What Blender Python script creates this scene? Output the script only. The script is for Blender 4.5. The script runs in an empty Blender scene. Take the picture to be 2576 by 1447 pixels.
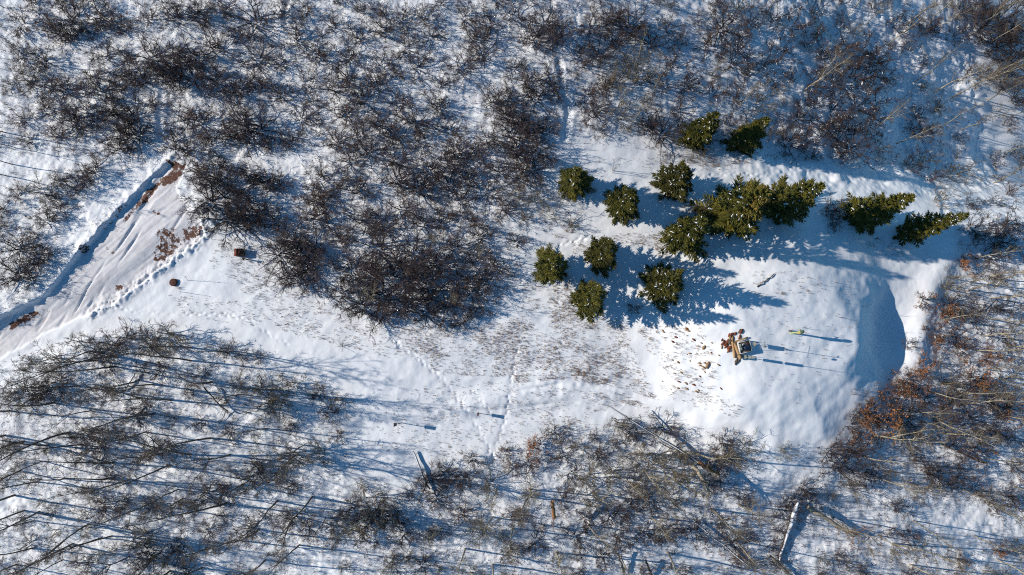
import bpy, math, random
import numpy as np
from mathutils import Vector, Matrix
R = math.radians
PI = math.pi
scene = bpy.context.scene
C = scene.collection

# ------------------------------------------------------------------ camera
ALT = 60.0                      # drone height above the clearing
TILT = R(5.4)                   # the lens looks almost straight down
FOC = 1717.0                    # focal length in units of the 2576 px wide photo grid
CX, CY = 1288.0, 723.5
cam_d = bpy.data.cameras.new('camera')
cam_d.sensor_width = 36.0
cam_d.lens = 36.0 * FOC / 2576.0
cam_d.clip_start = 0.5
cam_d.clip_end = 3000.0
cam = bpy.data.objects.new('camera', cam_d)
cam.location = (0, 0, ALT)
cam.rotation_euler = (TILT, 0, 0)
C.objects.link(cam)
scene.camera = cam

# ------------------------------------------------------------------ light
SUN_EL = R(27.0)
SHADOW_DIR = R(-8.5)            # shadows fall to the right and a little down
sv = Vector((-math.cos(SHADOW_DIR) * math.cos(SUN_EL), -math.sin(SHADOW_DIR) * math.cos(SUN_EL), math.sin(SUN_EL)))
world = bpy.data.worlds.new('World')
scene.world = world
world.use_nodes = True
wn = world.node_tree.nodes
wl = world.node_tree.links
bg = wn['Background']
sky = wn.new('ShaderNodeTexSky')
sky.sky_type = 'NISHITA'
sky.sun_disc = False
sky.sun_elevation = SUN_EL
sky.sun_rotation = math.atan2(sv.x, sv.y)
sky.altitude = 2400
sky.air_density = 1.0
sky.dust_density = 0.3
sky.ozone_density = 1.5
tint = wn.new('ShaderNodeMix'); tint.data_type = 'RGBA'; tint.blend_type = 'MULTIPLY'
tint.inputs[0].default_value = 1.0
tint.inputs[7].default_value = (0.40, 0.88, 1.06, 1)      # deep clear winter sky at altitude
wl.new(sky.outputs[0], tint.inputs[6])
wl.new(tint.outputs[2], bg.inputs[0])
bg.inputs[1].default_value = 0.11
sun_d = bpy.data.lights.new('sun', 'SUN')
sun_d.energy = 5.0
sun_d.angle = R(0.53)
sun_d.color = (1.0, 0.90, 0.79)
sun = bpy.data.objects.new('sun', sun_d)
sun.rotation_euler = sv.to_track_quat('Z', 'Y').to_euler()
sun.location = (-60, 10, 60)
C.objects.link(sun)
scene.view_settings.view_transform = 'Standard'
scene.view_settings.look = 'None'
scene.view_settings.exposure = 0.0
scene.view_settings.gamma = 1.0
scene.cycles.use_denoising = False
scene.cycles.use_adaptive_sampling = False
scene.cycles.pixel_filter_type = 'BLACKMAN_HARRIS'
scene.cycles.filter_width = 1.1
scene.cycles.max_bounces = 5
scene.cycles.diffuse_bounces = 3

# ------------------------------------------------------------------ photo grid -> world
def ray(px, py, z):
    px = np.asarray(px, float); py = np.asarray(py, float); z = np.asarray(z, float)
    dx = (px - CX) / FOC
    dy = (CY - py) / FOC
    wy = dy * math.cos(TILT) + math.sin(TILT)
    wz = dy * math.sin(TILT) - math.cos(TILT)
    t = (ALT - z) / (-wz)
    return dx * t, wy * t

def topx(x, y, z=0):            # world -> photo grid
    z0 = z - ALT
    cy = y * math.cos(TILT) + z0 * math.sin(TILT)
    cz = -y * math.sin(TILT) + z0 * math.cos(TILT)
    return CX + FOC * x / (-cz), CY - FOC * cy / (-cz)

def poly(pts, z=0.0):
    a = np.array(pts, float)
    x, y = ray(a[:, 0], a[:, 1], z)
    return np.stack([x, y], 1)

def sdist(X, Y, P):             # signed distance, negative inside
    d = np.full(X.shape, 1e9)
    ins = np.zeros(X.shape, bool)
    n = len(P)
    for i in range(n):
        ax, ay = P[i]; bx, by = P[(i + 1) % n]
        ex, ey = bx - ax, by - ay
        t = np.clip(((X - ax) * ex + (Y - ay) * ey) / (ex * ex + ey * ey + 1e-12), 0, 1)
        d = np.minimum(d, (X - ax - t * ex) ** 2 + (Y - ay - t * ey) ** 2)
        c = ((ay > Y) != (by > Y)) & (X < (bx - ax) * (Y - ay) / (by - ay + 1e-12) + ax)
        ins ^= c
    d = np.sqrt(d)
    return np.where(ins, -d, d)

def ldist(X, Y, P):             # distance to an open line and the arc length there
    d = np.full(X.shape, 1e9); s = np.zeros(X.shape); sg = np.zeros(X.shape); acc = 0.0
    for i in range(len(P) - 1):
        ax, ay = P[i]; bx, by = P[i + 1]
        ex, ey = bx - ax, by - ay
        L = math.hypot(ex, ey)
        t = np.clip(((X - ax) * ex + (Y - ay) * ey) / (L * L), 0, 1)
        dd = np.hypot(X - ax - t * ex, Y - ay - t * ey)
        m = dd < d
        d = np.where(m, dd, d); s = np.where(m, acc + t * L, s)
        sg = np.where(m, np.sign(ex * (Y - ay) - ey * (X - ax)), sg)
        acc += L
    return d, s, sg

def ss(a, b, x):
    t = np.clip((x - a) / (b - a), 0, 1)
    return t * t * (3 - 2 * t)

rs = np.random.RandomState(5)
LAT = rs.rand(256, 256)
def vnoise(X, Y):
    xi = np.floor(X).astype(int); yi = np.floor(Y).astype(int)
    fx = X - xi; fy = Y - yi
    fx = fx * fx * (3 - 2 * fx); fy = fy * fy * (3 - 2 * fy)
    a = LAT[xi % 256, yi % 256]; b = LAT[(xi + 1) % 256, yi % 256]
    c = LAT[xi % 256, (yi + 1) % 256]; d = LAT[(xi + 1) % 256, (yi + 1) % 256]
    return (a * (1 - fx) + b * fx) * (1 - fy) + (c * (1 - fx) + d * fx) * fy - 0.5
def fbm(X, Y, f, o=3, g=0.5):
    r = 0; a = 1.0
    for i in range(o):
        r = r + a * vnoise(X * f + 17.3 * i, Y * f - 9.1 * i); a *= g; f *= 2.03
    return r

CLEAR = poly([(-60, 860), (60, 800), (250, 765), (350, 700), (420, 640), (515, 580), (600, 600), (680, 615), (700, 680),
              (780, 730), (850, 775), (930, 815), (1100, 825), (1230, 800), (1300, 740), (1315, 600), (1330, 480), (1400, 400), (1500, 365),
              (1700, 385), (1900, 405), (2150, 410), (2340, 440), (2400, 500), (2410, 620), (2360, 720), (2320, 820),
              (2270, 920), (2170, 985), (2135, 1090), (2050, 1150), (1950, 1130), (1850, 1110), (1740, 1070), (1620, 1040),
              (1500, 1065), (1400, 1080), (1370, 1110), (1270, 1110), (1235, 1150), (1130, 1180), (1045, 1190), (1030, 1240),
              (930, 1200), (880, 1160), (860, 1060), (820, 960), (720, 930), (600, 870), (480, 845), (350, 820), (200, 835),
              (60, 895), (-60, 930)])
ROAD = poly([(-80, 830), (0, 785), (75, 757), (120, 715), (200, 620), (275, 540), (350, 460), (415, 400), (462, 416),
             (440, 470), (470, 520), (505, 555), (512, 585), (420, 655), (350, 705), (270, 760), (180, 800), (60, 850), (-80, 930)])
ROADW = poly([(-80, 828), (0, 785), (75, 757), (120, 715), (200, 620), (275, 540), (350, 460), (415, 398)])
BERM = poly([(500, 520), (515, 560), (490, 600), (420, 650), (350, 700), (275, 752), (210, 785)])
MOUND = poly([(1835, 760), (1960, 705), (2055, 690), (2125, 722), (2168, 770), (2186, 830), (2176, 900), (2146, 960),
              (2060, 1040), (1960, 1050), (1880, 1010), (1850, 960), (1842, 880), (1825, 820)], 2.0)
TRAILS = [poly(p) for p in (
    [(975, 845), (1040, 895), (1110, 950), (1150, 1000), (1190, 1060), (1225, 1120), (1240, 1160), (1243, 1230), (1235, 1300), (1225, 1370), (1212, 1460)],
    [(1300, 880), (1285, 960), (1275, 1030), (1262, 1080), (1245, 1130), (1240, 1160)],
    [(1190, 985), (1220, 1020), (1245, 1050)],
    [(255, 765), (330, 782), (450, 790), (560, 790), (620, 805), (680, 850), (720, 865)],
    [(1700, 452), (1790, 435), (1870, 425), (1960, 425)],
    [(1300, 720), (1340, 670), (1400, 620), (1500, 590)],
    [(1240, 20), (1285, 80), (1320, 110)],
    [(1455, 0), (1450, 60), (1430, 120)])]
GROOVE = [poly(p) for p in (
    [(1407, 150), (1418, 210), (1432, 280), (1420, 350)],
    [(398, 235), (392, 300), (396, 345)],
    [(720, 0), (715, 50)],
    [(2440, 60), (2470, 180), (2520, 300), (2480, 430), (2440, 520)],
    )]
BERMS = [poly(p) for p in ([(1240, 985), (1290, 965), (1400, 945), (1530, 955), (1600, 985), (1620, 1030)], [(1090, 1040), (1200, 1010), (1300, 1005), (1430, 985), (1540, 1000), (1600, 1040)])]
BANK = poly([(2330, 900), (2360, 800), (2395, 700), (2440, 640)])
LOGDITCH = poly([(1600, 840), (1640, 950), (1690, 1000)])

def terrain(X, Y):
    d_cl = sdist(X, Y, CLEAR)
    thick = ss(-0.5, 2.5, d_cl)
    z = 0.55 * fbm(X, Y, 1 / 14.0, 2) * (0.5 + 0.5 * thick)
    # ground falls away from the sun towards the upper right, rolls gently elsewhere
    q = X - 27 + 5.0 * fbm(X, Y, .09, 3)
    z = z - (0.09 * np.clip(X - 4, 0, 22) + 0.29 * np.clip(0.5 * (q + np.sqrt(q * q + 60.0)), 0, 70)) * ss(11, 21, Y)
    z = z + 0.55 * fbm(X, Y, 0.42, 4, .6) * ss(14, 30, X) * ss(12, 18, Y)
    z = z - 2.2 * ss(14, 52, X + 0.35 * Y) - 0.05 * np.clip(X + 0.4 * Y - 30, 0, 200)
    z = z + 0.045 * np.clip(X + 10, -45, 0) * (1 - 0.4 * thick)
    # mound of piled snow covered earth
    d = sdist(X, Y, MOUND)
    mx, my = MOUND.mean(0)
    ang = np.arctan2(Y - my, X - mx)
    east = np.exp(-(np.abs(ang - 0.02) / 0.52) ** 2.4)
    west = np.clip(-np.cos(ang), 0, 1)
    width = 8.2 * (1 - east) + 3.3 * east + 0.6 * west
    wob = 0.9 * fbm(X, Y, 0.3, 3)
    prof = 1 - ss(0, 1, (d + wob + 0.3 + 0.25 * east + 2.2 * (1 - east)) / (width + 2.2 * (1 - east)))
    hx, hy = (float(q) for q in ray(2262, 838, 0))
    hol = np.exp(-(((X - hx) / 2.0) ** 2 + ((Y - hy) / 2.6) ** 2))
    z = z + 2.5 * prof - 0.55 * hol + 0.12 * fbm(X, Y, 0.5, 3) * ss(0, .5, prof)
    z = z - 0.045 * np.clip(X - mx + 3, -8, 8) * np.clip(prof, 0, 1)
    # bank under the brush to the right
    db, _, sgb = ldist(X, Y, BANK)
    z = z + 0.5 * np.exp(-(db / 1.3) ** 2)
    # long soft rim below the mound
    for p in BERMS:
        dd, s_, _ = ldist(X, Y, p)
        Lt = s_.max()
        z = z + ss(0, 5, s_) * ss(0, 4, Lt - s_) * (0.26 * np.exp(-(dd / 0.8) ** 2) - 0.12 * np.exp(-((dd - 1.4) / 0.5) ** 2) - 0.07 * np.exp(-((dd - 0.75) / 0.16) ** 2) + 0.05 * vnoise(X * 2.5, Y * 2.5) * np.exp(-(dd / 1.6) ** 2))
    # ploughed road cut into the snow
    jx = X + 0.35 * fbm(X, Y, 0.7, 3); jy = Y + 0.35 * fbm(X + 40, Y, 0.7, 3)
    dr = sdist(jx, jy, ROAD)
    dw, sw, _ = ldist(jx, jy, ROADW)
    inr = ss(0.05, -0.20, dr)
    rough = fbm(X, Y, 1.6, 3)
    bankw = np.exp(-(np.clip(dw - 0.08, -.3, 9) / 0.5) ** 2) * (dr > 0) * np.clip(1.0 - 0.4 * ss(16, 30, sw) + 0.15 * fbm(X, Y, .4, 2), .3, 1.2)
    z = z - 0.24 * inr + bankw * (0.16 + 0.26 * rough)
    dm, sm, _ = ldist(X, Y, BERM)
    lump = 0.85 + 0.6 * fbm(X, Y, .4, 2) + 0.75 * fbm(X * .94 + Y * .34, Y * .94 - X * .34, 2.4, 3, .9)
    z = z + (0.27 * lump) * np.exp(-(dm / (0.62 + 0.25 * ss(0, 6, 6 - sm))) ** 2)
    # tyre and blade streaks along the road
    ca, sa = math.cos(R(40)), math.sin(R(40))
    u = X * ca + Y * sa; v = -X * sa + Y * ca
    st = vnoise(u * 0.20, v * 1.6) * 0.06 + vnoise(u * 0.40, v * 4.6) * 0.06
    u2 = X * math.cos(R(58)) + Y * math.sin(R(58)); v2 = -X * math.sin(R(58)) + Y * math.cos(R(58))
    st2 = np.clip(vnoise(u2 * 0.3, v2 * 3.6) - 0.20, 0, 1) * 0.5
    z = z + inr * (st - st2 + 0.02 * fbm(X, Y, 2.5, 2))
    # snow texture
    off = 1 - inr
    z = z + off * thick * (0.22 * fbm(X, Y, 0.45, 2) + 0.12 * fbm(X, Y, 1.4, 3, 0.6))
    z = z + off * (1 - thick) * (0.10 * fbm(X, Y, 0.35, 2) + 0.035 * fbm(X, Y, 1.3, 3, 0.6))
    wv = vnoise(u * 0.7 + 3, v * 1.9)
    z = z + 0.05 * wv * off * (1 - thick)
    # footprints and animal trails
    for k, p in enumerate(TRAILS):
        dd, s_, sg = ldist(X, Y, p)
        s2 = s_ * 2 * PI / 0.86 + 2.2 * vnoise(s_ * 0.9, s_ * 0 + k)
        lat = (dd * sg - 0.08 * np.sign(np.sin(s2)) - 0.12 * vnoise(s_ * .6, s_ * 0 + 7 + k))
        stp = 0.35 + 0.65 * np.abs(np.sin(s2)) ** 1.5
        z = z - 0.13 * np.exp(-(lat / 0.085) ** 2) * stp * (0.6 + vnoise(s_ * 1.7, s_ * 0 + 3 * k)) - 0.012 * np.exp(-(dd / 0.3) ** 2)
    for p in GROOVE:
        dd, s_, sg = ldist(X, Y, p)
        z = z - 0.14 * np.exp(-(dd / 0.28) ** 2) + 0.05 * np.exp(-((dd - .5) / 0.2) ** 2)
    return z, thick, dr

def axis(a, b, step, far, n):
    mid = np.arange(a, b + 1e-6, step)
    g = np.geomspace(step, far, n).cumsum()
    g = g * (far / g[-1])
    return np.concatenate([(a - g)[::-1], mid, b + g])
xs = axis(-51, 51, 0.10, 500, 34)
ys = axis(-21, 35, 0.10, 500, 34)
GX, GY = np.meshgrid(xs, ys, indexing='ij')
GZ, GT, GR = terrain(GX, GY)

def H(x, y):
    x = np.atleast_1d(np.asarray(x, float)); y = np.atleast_1d(np.asarray(y, float))
    i = np.clip(np.searchsorted(xs, x) - 1, 0, len(xs) - 2)
    j = np.clip(np.searchsorted(ys, y) - 1, 0, len(ys) - 2)
    fx = (x - xs[i]) / (xs[i + 1] - xs[i]); fy = (y - ys[j]) / (ys[j + 1] - ys[j])
    return (GZ[i, j] * (1 - fx) + GZ[i + 1, j] * fx) * (1 - fy) + (GZ[i, j + 1] * (1 - fx) + GZ[i + 1, j + 1] * fx) * fy

def P(px, py, up=0.0):          # photo grid -> point standing on the terrain (its point `up` metres above shows at px,py)
    px = np.atleast_1d(np.asarray(px, float)); py = np.atleast_1d(np.asarray(py, float))
    z = np.zeros(px.shape)
    for _ in range(6):
        x, y = ray(px, py, z + up)
        z = H(x, y)
    return np.stack([x, y, z], 1)

def P1(px, py, up=0.0):
    return Vector(P(px, py, up)[0])

# ------------------------------------------------------------------ materials
def mat(name, col, rough=0.8, var=0.0, noise=None, col2=None, nscale=8.0, bump=0.0, trans=0.0, spec=0.3, coords='Object', stretch=None, metallic=0.0):
    m = bpy.data.materials.new(name); m.use_nodes = True
    n = m.node_tree.nodes; l = m.node_tree.links
    b = n['Principled BSDF']
    b.inputs['Roughness'].default_value = rough
    b.inputs['Specular IOR Level'].default_value = spec
    b.inputs['Metallic'].default_value = metallic
    tc = n.new('ShaderNodeTexCoord')
    src = tc.outputs[coords]
    if stretch:
        mp = n.new('ShaderNodeMapping'); mp.inputs['Scale'].default_value = stretch
        l.new(src, mp.inputs[0]); src = mp.outputs[0]
    nz = n.new('ShaderNodeTexNoise'); nz.inputs['Scale'].default_value = nscale; nz.inputs['Detail'].default_value = 5
    l.new(src, nz.inputs['Vector'])
    rp = n.new('ShaderNodeValToRGB')
    rp.color_ramp.elements[0].position = 0.35; rp.color_ramp.elements[1].position = 0.65
    rp.color_ramp.elements[0].color = (*col, 1); rp.color_ramp.elements[1].color = (*(col2 or col), 1)
    l.new(nz.outputs['Fac'], rp.inputs[0])
    out = rp.outputs[0]
    if var > 0:
        oi = n.new('ShaderNodeObjectInfo')
        mr = n.new('ShaderNodeMapRange')
        mr.inputs['To Min'].default_value = 1 - var; mr.inputs['To Max'].default_value = 1 + var
        l.new(oi.outputs['Random'], mr.inputs['Value'])
        hs = n.new('ShaderNodeHueSaturation'); l.new(mr.outputs[0], hs.inputs['Value']); l.new(out, hs.inputs['Color'])
        out = hs.outputs[0]
    l.new(out, b.inputs['Base Color'])
    if bump > 0:
        bp = n.new('ShaderNodeBump'); bp.inputs['Strength'].default_value = bump; bp.inputs['Distance'].default_value = 0.02
        l.new(nz.outputs['Fac'], bp.inputs['Height']); l.new(bp.outputs[0], b.inputs['Normal'])
    return m

M = {}
M['oak_stem'] = mat('oak_bark', (0.036, 0.029, 0.027), 0.9, 0.25, col2=(0.075, 0.060, 0.054))
M['oak_twig'] = mat('oak_twig', (0.135, 0.088, 0.072), 0.9, 0.4, col2=(0.080, 0.058, 0.054))
M['dark_twig'] = mat('dark_twig', (0.115, 0.080, 0.074), 0.9, 0.35, col2=(0.072, 0.055, 0.056))
M['tan_twig'] = mat('tan_twig', (0.17, 0.135, 0.085), 0.85, 0.2, col2=(0.11, 0.085, 0.06))
M['tan_stem'] = mat('tan_bark', (0.30, 0.26, 0.18), 0.85, 0.15, col2=(0.15, 0.125, 0.09))
M['aspen_bark'] = mat('aspen_bark', (0.44, 0.38, 0.27), 0.8, 0.2, col2=(0.17, 0.15, 0.12), nscale=3.0)
M['shaded_bark'] = mat('shaded_aspen_bark', (0.15, 0.125, 0.098), 0.85, 0.3, col2=(0.06, 0.050, 0.042), nscale=3.0)  # shade of trunks seen from their unlit side put into the bark colour
M['aspen_twig'] = mat('aspen_twig', (0.17, 0.13, 0.098), 0.85, 0.3, col2=(0.095, 0.070, 0.055))
M['rust_leaf'] = mat('rust_leaf', (0.52, 0.21, 0.055), 0.7, 0.25, col2=(0.34, 0.15, 0.06), nscale=5.0)
M['brown_leaf'] = mat('brown_leaf', (0.16, 0.06, 0.028), 0.7, 0.2, col2=(0.09, 0.038, 0.022), nscale=2.0)
M['needle'] = mat('spruce_needle', (0.125, 0.108, 0.012), 0.65, 0.32, col2=(0.034, 0.044, 0.010), nscale=1.6)
M['cone'] = mat('spruce_cone', (0.30, 0.17, 0.04), 0.7, 0.1, col2=(0.16, 0.10, 0.03), nscale=6.0)
M['spruce_bark'] = mat('spruce_bark', (0.06, 0.045, 0.035), 0.9)
M['snow_load'] = mat('snow_load', (0.82, 0.86, 0.90), 0.6, bump=0.3)
M['grass'] = mat('dry_grass', (0.30, 0.21, 0.12), 0.8, 0, col2=(0.17, 0.10, 0.055), nscale=0.8)
M['log_pale'] = mat('weathered_wood', (0.42, 0.36, 0.27), 0.8, 0, col2=(0.24, 0.20, 0.15), nscale=5, bump=0.3)
M['log_dark'] = mat('dark_wood', (0.07, 0.055, 0.045), 0.85, 0, col2=(0.13, 0.105, 0.09), nscale=5, bump=0.3)
M['log_orange'] = mat('bare_heartwood', (0.42, 0.19, 0.07), 0.8, 0, col2=(0.26, 0.13, 0.06), nscale=6, bump=0.3)
M['rock'] = mat('tan_rock', (0.40, 0.27, 0.15), 0.85, 0, col2=(0.22, 0.13, 0.07), nscale=5, bump=0.5)
M['red_rock'] = mat('red_rock', (0.22, 0.065, 0.03), 0.85, 0, col2=(0.13, 0.05, 0.03), nscale=7, bump=0.5)

def snow_material():
    m = bpy.data.materials.new('snow_ground'); m.use_nodes = True
    n = m.node_tree.nodes; l = m.node_tree.links
    b = n['Principled BSDF']
    b.inputs['Roughness'].default_value = 0.65
    b.inputs['Specular IOR Level'].default_value = 0.25
    tc = n.new('ShaderNodeTexCoord')
    def noise(s, det=4, rough=0.55, vec=None):
        q = n.new('ShaderNodeTexNoise'); q.inputs['Scale'].default_value = s; q.inputs['Detail'].default_value = det
        q.inputs['Roughness'].default_value = rough
        l.new(vec or tc.outputs['Object'], q.inputs['Vector']); return q
    def attr(a):
        q = n.new('ShaderNodeAttribute'); q.attribute_name = a; return q.outputs['Fac']
    def math_(op, a, c, c2=None):
        q = n.new('ShaderNodeMath'); q.operation = op
        for i, v in enumerate((a, c, c2)):
            if v is None: continue
            if isinstance(v, (int, float)): q.inputs[i].default_value = v
            else: l.new(v, q.inputs[i])
        return q.outputs[0]
    def mix(f, a, c):
        q = n.new('ShaderNodeMix'); q.data_type = 'RGBA'
        l.new(f, q.inputs[0])
        for i, v in ((6, a), (7, c)):
            if isinstance(v, tuple): q.inputs[i].default_value = (*v, 1)
            else: l.new(v, q.inputs[i])
        return q.outputs[2]
    def ramp(v, a, c):
        q = n.new('ShaderNodeMapRange'); q.interpolation_type = 'SMOOTHSTEP'
        q.inputs['From Min'].default_value = a; q.inputs['From Max'].default_value = c
        l.new(v, q.inputs['Value']); return q.outputs[0]
    nz = noise(0.5, 3)
    base = mix(ramp(nz.outputs['Fac'], 0.35, 0.65), (0.82, 0.865, 0.90), (0.87, 0.90, 0.925))
    # thin snow over gravel on the ploughed road
    rn = noise(2.2, 6, 0.65)
    thin = math_('MULTIPLY', attr('road'), ramp(rn.outputs['Fac'], 0.42, 0.72))
    base = mix(math_('MULTIPLY', thin, 0.45), base, (0.46, 0.43, 0.44))
    # blade and tyre streaks with dirt rubbed in
    mp = n.new('ShaderNodeMapping'); mp.inputs['Rotation'].default_value = (0, 0, R(-40)); l.new(tc.outputs['Object'], mp.inputs[0])
    mp2 = n.new('ShaderNodeMapping'); mp2.inputs['Scale'].default_value = (0.35, 3.4, 1); l.new(mp.outputs[0], mp2.inputs[0])
    sk = noise(1.0, 6, 0.7, mp2.outputs[0])
    base = mix(math_('MULTIPLY', attr('road'), math_('MULTIPLY', ramp(sk.outputs['Fac'], 0.46, 0.66), 0.42)), base, (0.42, 0.36, 0.35))
    base = mix(math_('MULTIPLY', attr('road'), 0.45), base, (0.62, 0.595, 0.60))
    # bare earth
    sn = noise(2.7, 8, 0.78)
    so = math_('ADD', attr('soil'), math_('MULTIPLY', math_('SUBTRACT', sn.outputs['Fac'], 0.5), 3.2))
    soil = ramp(so, 0.50, 0.60)
    sc = mix(ramp(noise(9, 5).outputs['Fac'], 0.35, 0.65), (0.065, 0.026, 0.016), (0.14, 0.060, 0.036))
    # specks of litter poking out of the snow
    ln = noise(9.0, 3, 0.6)
    lf = math_('ADD', ln.outputs['Fac'], math_('MULTIPLY', attr('litter'), 0.16))
    lit = ramp(lf, 0.735, 0.775)
    base = mix(math_('MULTIPLY', lit, 0.75), base, (0.16, 0.095, 0.06))
    col = mix(soil, base, sc)
    l.new(col, b.inputs['Base Color'])
    bn = noise(7.0, 5, 0.6)
    bp = n.new('ShaderNodeBump'); bp.inputs['Strength'].default_value = 0.45; bp.inputs['Distance'].default_value = 0.05
    hgt = math_('MULTIPLY', bn.outputs['Fac'], math_('ADD', math_('MULTIPLY', attr('litter'), 0.8), 0.45))
    hgt = math_('ADD', hgt, math_('MULTIPLY', math_('MULTIPLY', attr('road'), sk.outputs['Fac']), 1.3))
    l.new(hgt, bp.inputs['Height']); l.new(bp.outputs[0], b.inputs['Normal'])
    return m
M['snow'] = snow_material()

# ------------------------------------------------------------------ helpers
def tag(o, label=None, cat=None, group=None, kind=None):
    if label: o['label'] = label
    if cat: o['category'] = cat
    if group: o['group'] = group
    if kind: o['kind'] = kind
    return o

def mesh_np(name, V, F4=None, F3=None, m=None, smooth=False):
    me = bpy.data.meshes.new(name)
    V = np.asarray(V, np.float32).reshape(-1, 3)
    F4 = np.zeros((0, 4), np.int32) if F4 is None or len(F4) == 0 else np.asarray(F4, np.int32)
    F3 = np.zeros((0, 3), np.int32) if F3 is None or len(F3) == 0 else np.asarray(F3, np.int32)
    me.vertices.add(len(V)); me.vertices.foreach_set('co', V.ravel())
    loops = np.concatenate([F4.ravel(), F3.ravel()])
    me.loops.add(len(loops)); me.loops.foreach_set('vertex_index', loops)
    tot = np.concatenate([np.full(len(F4), 4), np.full(len(F3), 3)]).astype(np.int32)
    st = np.concatenate([[0], np.cumsum(tot)[:-1]]).astype(np.int32)
    me.polygons.add(len(tot)); me.polygons.foreach_set('loop_start', st); me.polygons.foreach_set('loop_total', tot)
    me.update(calc_edges=True)
    if smooth: me.polygons.foreach_set('use_smooth', np.ones(len(tot), bool))
    if m: me.materials.append(m)
    return me

def obj(name, me, parent=None, loc=(0, 0, 0)):
    o = bpy.data.objects.new(name, me); C.objects.link(o); o.location = loc
    if parent: o.parent = parent
    return o

def empty(name, loc, rz=0.0):
    o = bpy.data.objects.new(name, None); C.objects.link(o)
    o.location = loc; o.rotation_euler = (0, 0, rz); o.empty_display_size = 0.3
    return o

class MB:
    def __init__(s): s.v = []; s.f = []; s.n = 0
    def tube(s, pts, rad, n=3, cap=False):
        k = len(pts)
        for i in range(k):
            p = pts[i]
            a = pts[max(0, i - 1)]; b = pts[min(k - 1, i + 1)]
            dx, dy, dz = b[0] - a[0], b[1] - a[1], b[2] - a[2]
            L = math.sqrt(dx * dx + dy * dy + dz * dz) or 1.0
            dx /= L; dy /= L; dz /= L
            if abs(dz) < 0.9: ux, uy, uz = -dy, dx, 0.0
            else: ux, uy, uz = 0.0, -dz, dy
            q = math.sqrt(ux * ux + uy * uy + uz * uz); ux /= q; uy /= q; uz /= q
            wx, wy, wz = dy * uz - dz * uy, dz * ux - dx * uz, dx * uy - dy * ux
            r = rad[i]
            for j in range(n):
                c = math.cos(2 * PI * j / n) * r; t = math.sin(2 * PI * j / n) * r
                s.v.append((p[0] + ux * c + wx * t, p[1] + uy * c + wy * t, p[2] + uz * c + wz * t))
        for i in range(k - 1):
            o = s.n + i * n
            for j in range(n):
                j2 = (j + 1) % n
                s.f.append((o + j, o + j2, o + n + j2, o + n + j))
        if cap:
            for o in (s.n, s.n + (k - 1) * n):
                if n == 4: s.f.append((o, o + 1, o + 2, o + 3))
                else:
                    for j in range(1, n - 1, 1): s.f.append((o, o + j, o + j + 1))
        s.n += k * n
    def quad(s, a, b, c, d):
        s.v += [a, b, c, d]; s.f.append((s.n, s.n + 1, s.n + 2, s.n + 3)); s.n += 4
    def box(s, c, d, rot=None, taper=1.0):
        o = s.n
        for dz in (-1, 1):
            k = taper if dz > 0 else 1.0
            for dx, dy in ((-1, -1), (1, -1), (1, 1), (-1, 1)):
                v = Vector((dx * d[0] / 2 * k, dy * d[1] / 2 * k, dz * d[2] / 2))
                if rot is not None: v = rot @ v
                s.v.append((c[0] + v.x, c[1] + v.y, c[2] + v.z))
        s.f += [(o + 3, o + 2, o + 1, o), (o + 4, o + 5, o + 6, o + 7)]
        for j in range(4):
            k = (j + 1) % 4
            s.f.append((o + j, o + k, o + 4 + k, o + 4 + j))
        s.n += 8
    def blob(s, c, d, rng, rot=None, n=7, m=4, amp=0.2):
        o = s.n
        for i in range(m + 1):
            th = PI * i / m
            for j in range(n):
                ph = 2 * PI * j / n
                k = 1 + rng.uniform(-amp, amp)
                v = Vector((math.sin(th) * math.cos(ph) * d[0] * k, math.sin(th) * math.sin(ph) * d[1] * k, math.cos(th) * d[2]))
                if rot is not None: v = rot @ v
                s.v.append((c[0] + v.x, c[1] + v.y, c[2] + v.z))
        for i in range(m):
            for j in range(n):
                k = (j + 1) % n
                s.f.append((o + i * n + j, o + (i + 1) * n + j, o + (i + 1) * n + k, o + i * n + k))
        s.n += (m + 1) * n
    def mesh(s, name, m, smooth=False):
        return mesh_np(name, s.v, [f for f in s.f if len(f) == 4], [f for f in s.f if len(f) == 3], m, smooth)
    def build(s, name, m, parent=None, loc=(0, 0, 0), smooth=False):
        return obj(name, s.mesh(name, m, smooth), parent, loc)

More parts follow.
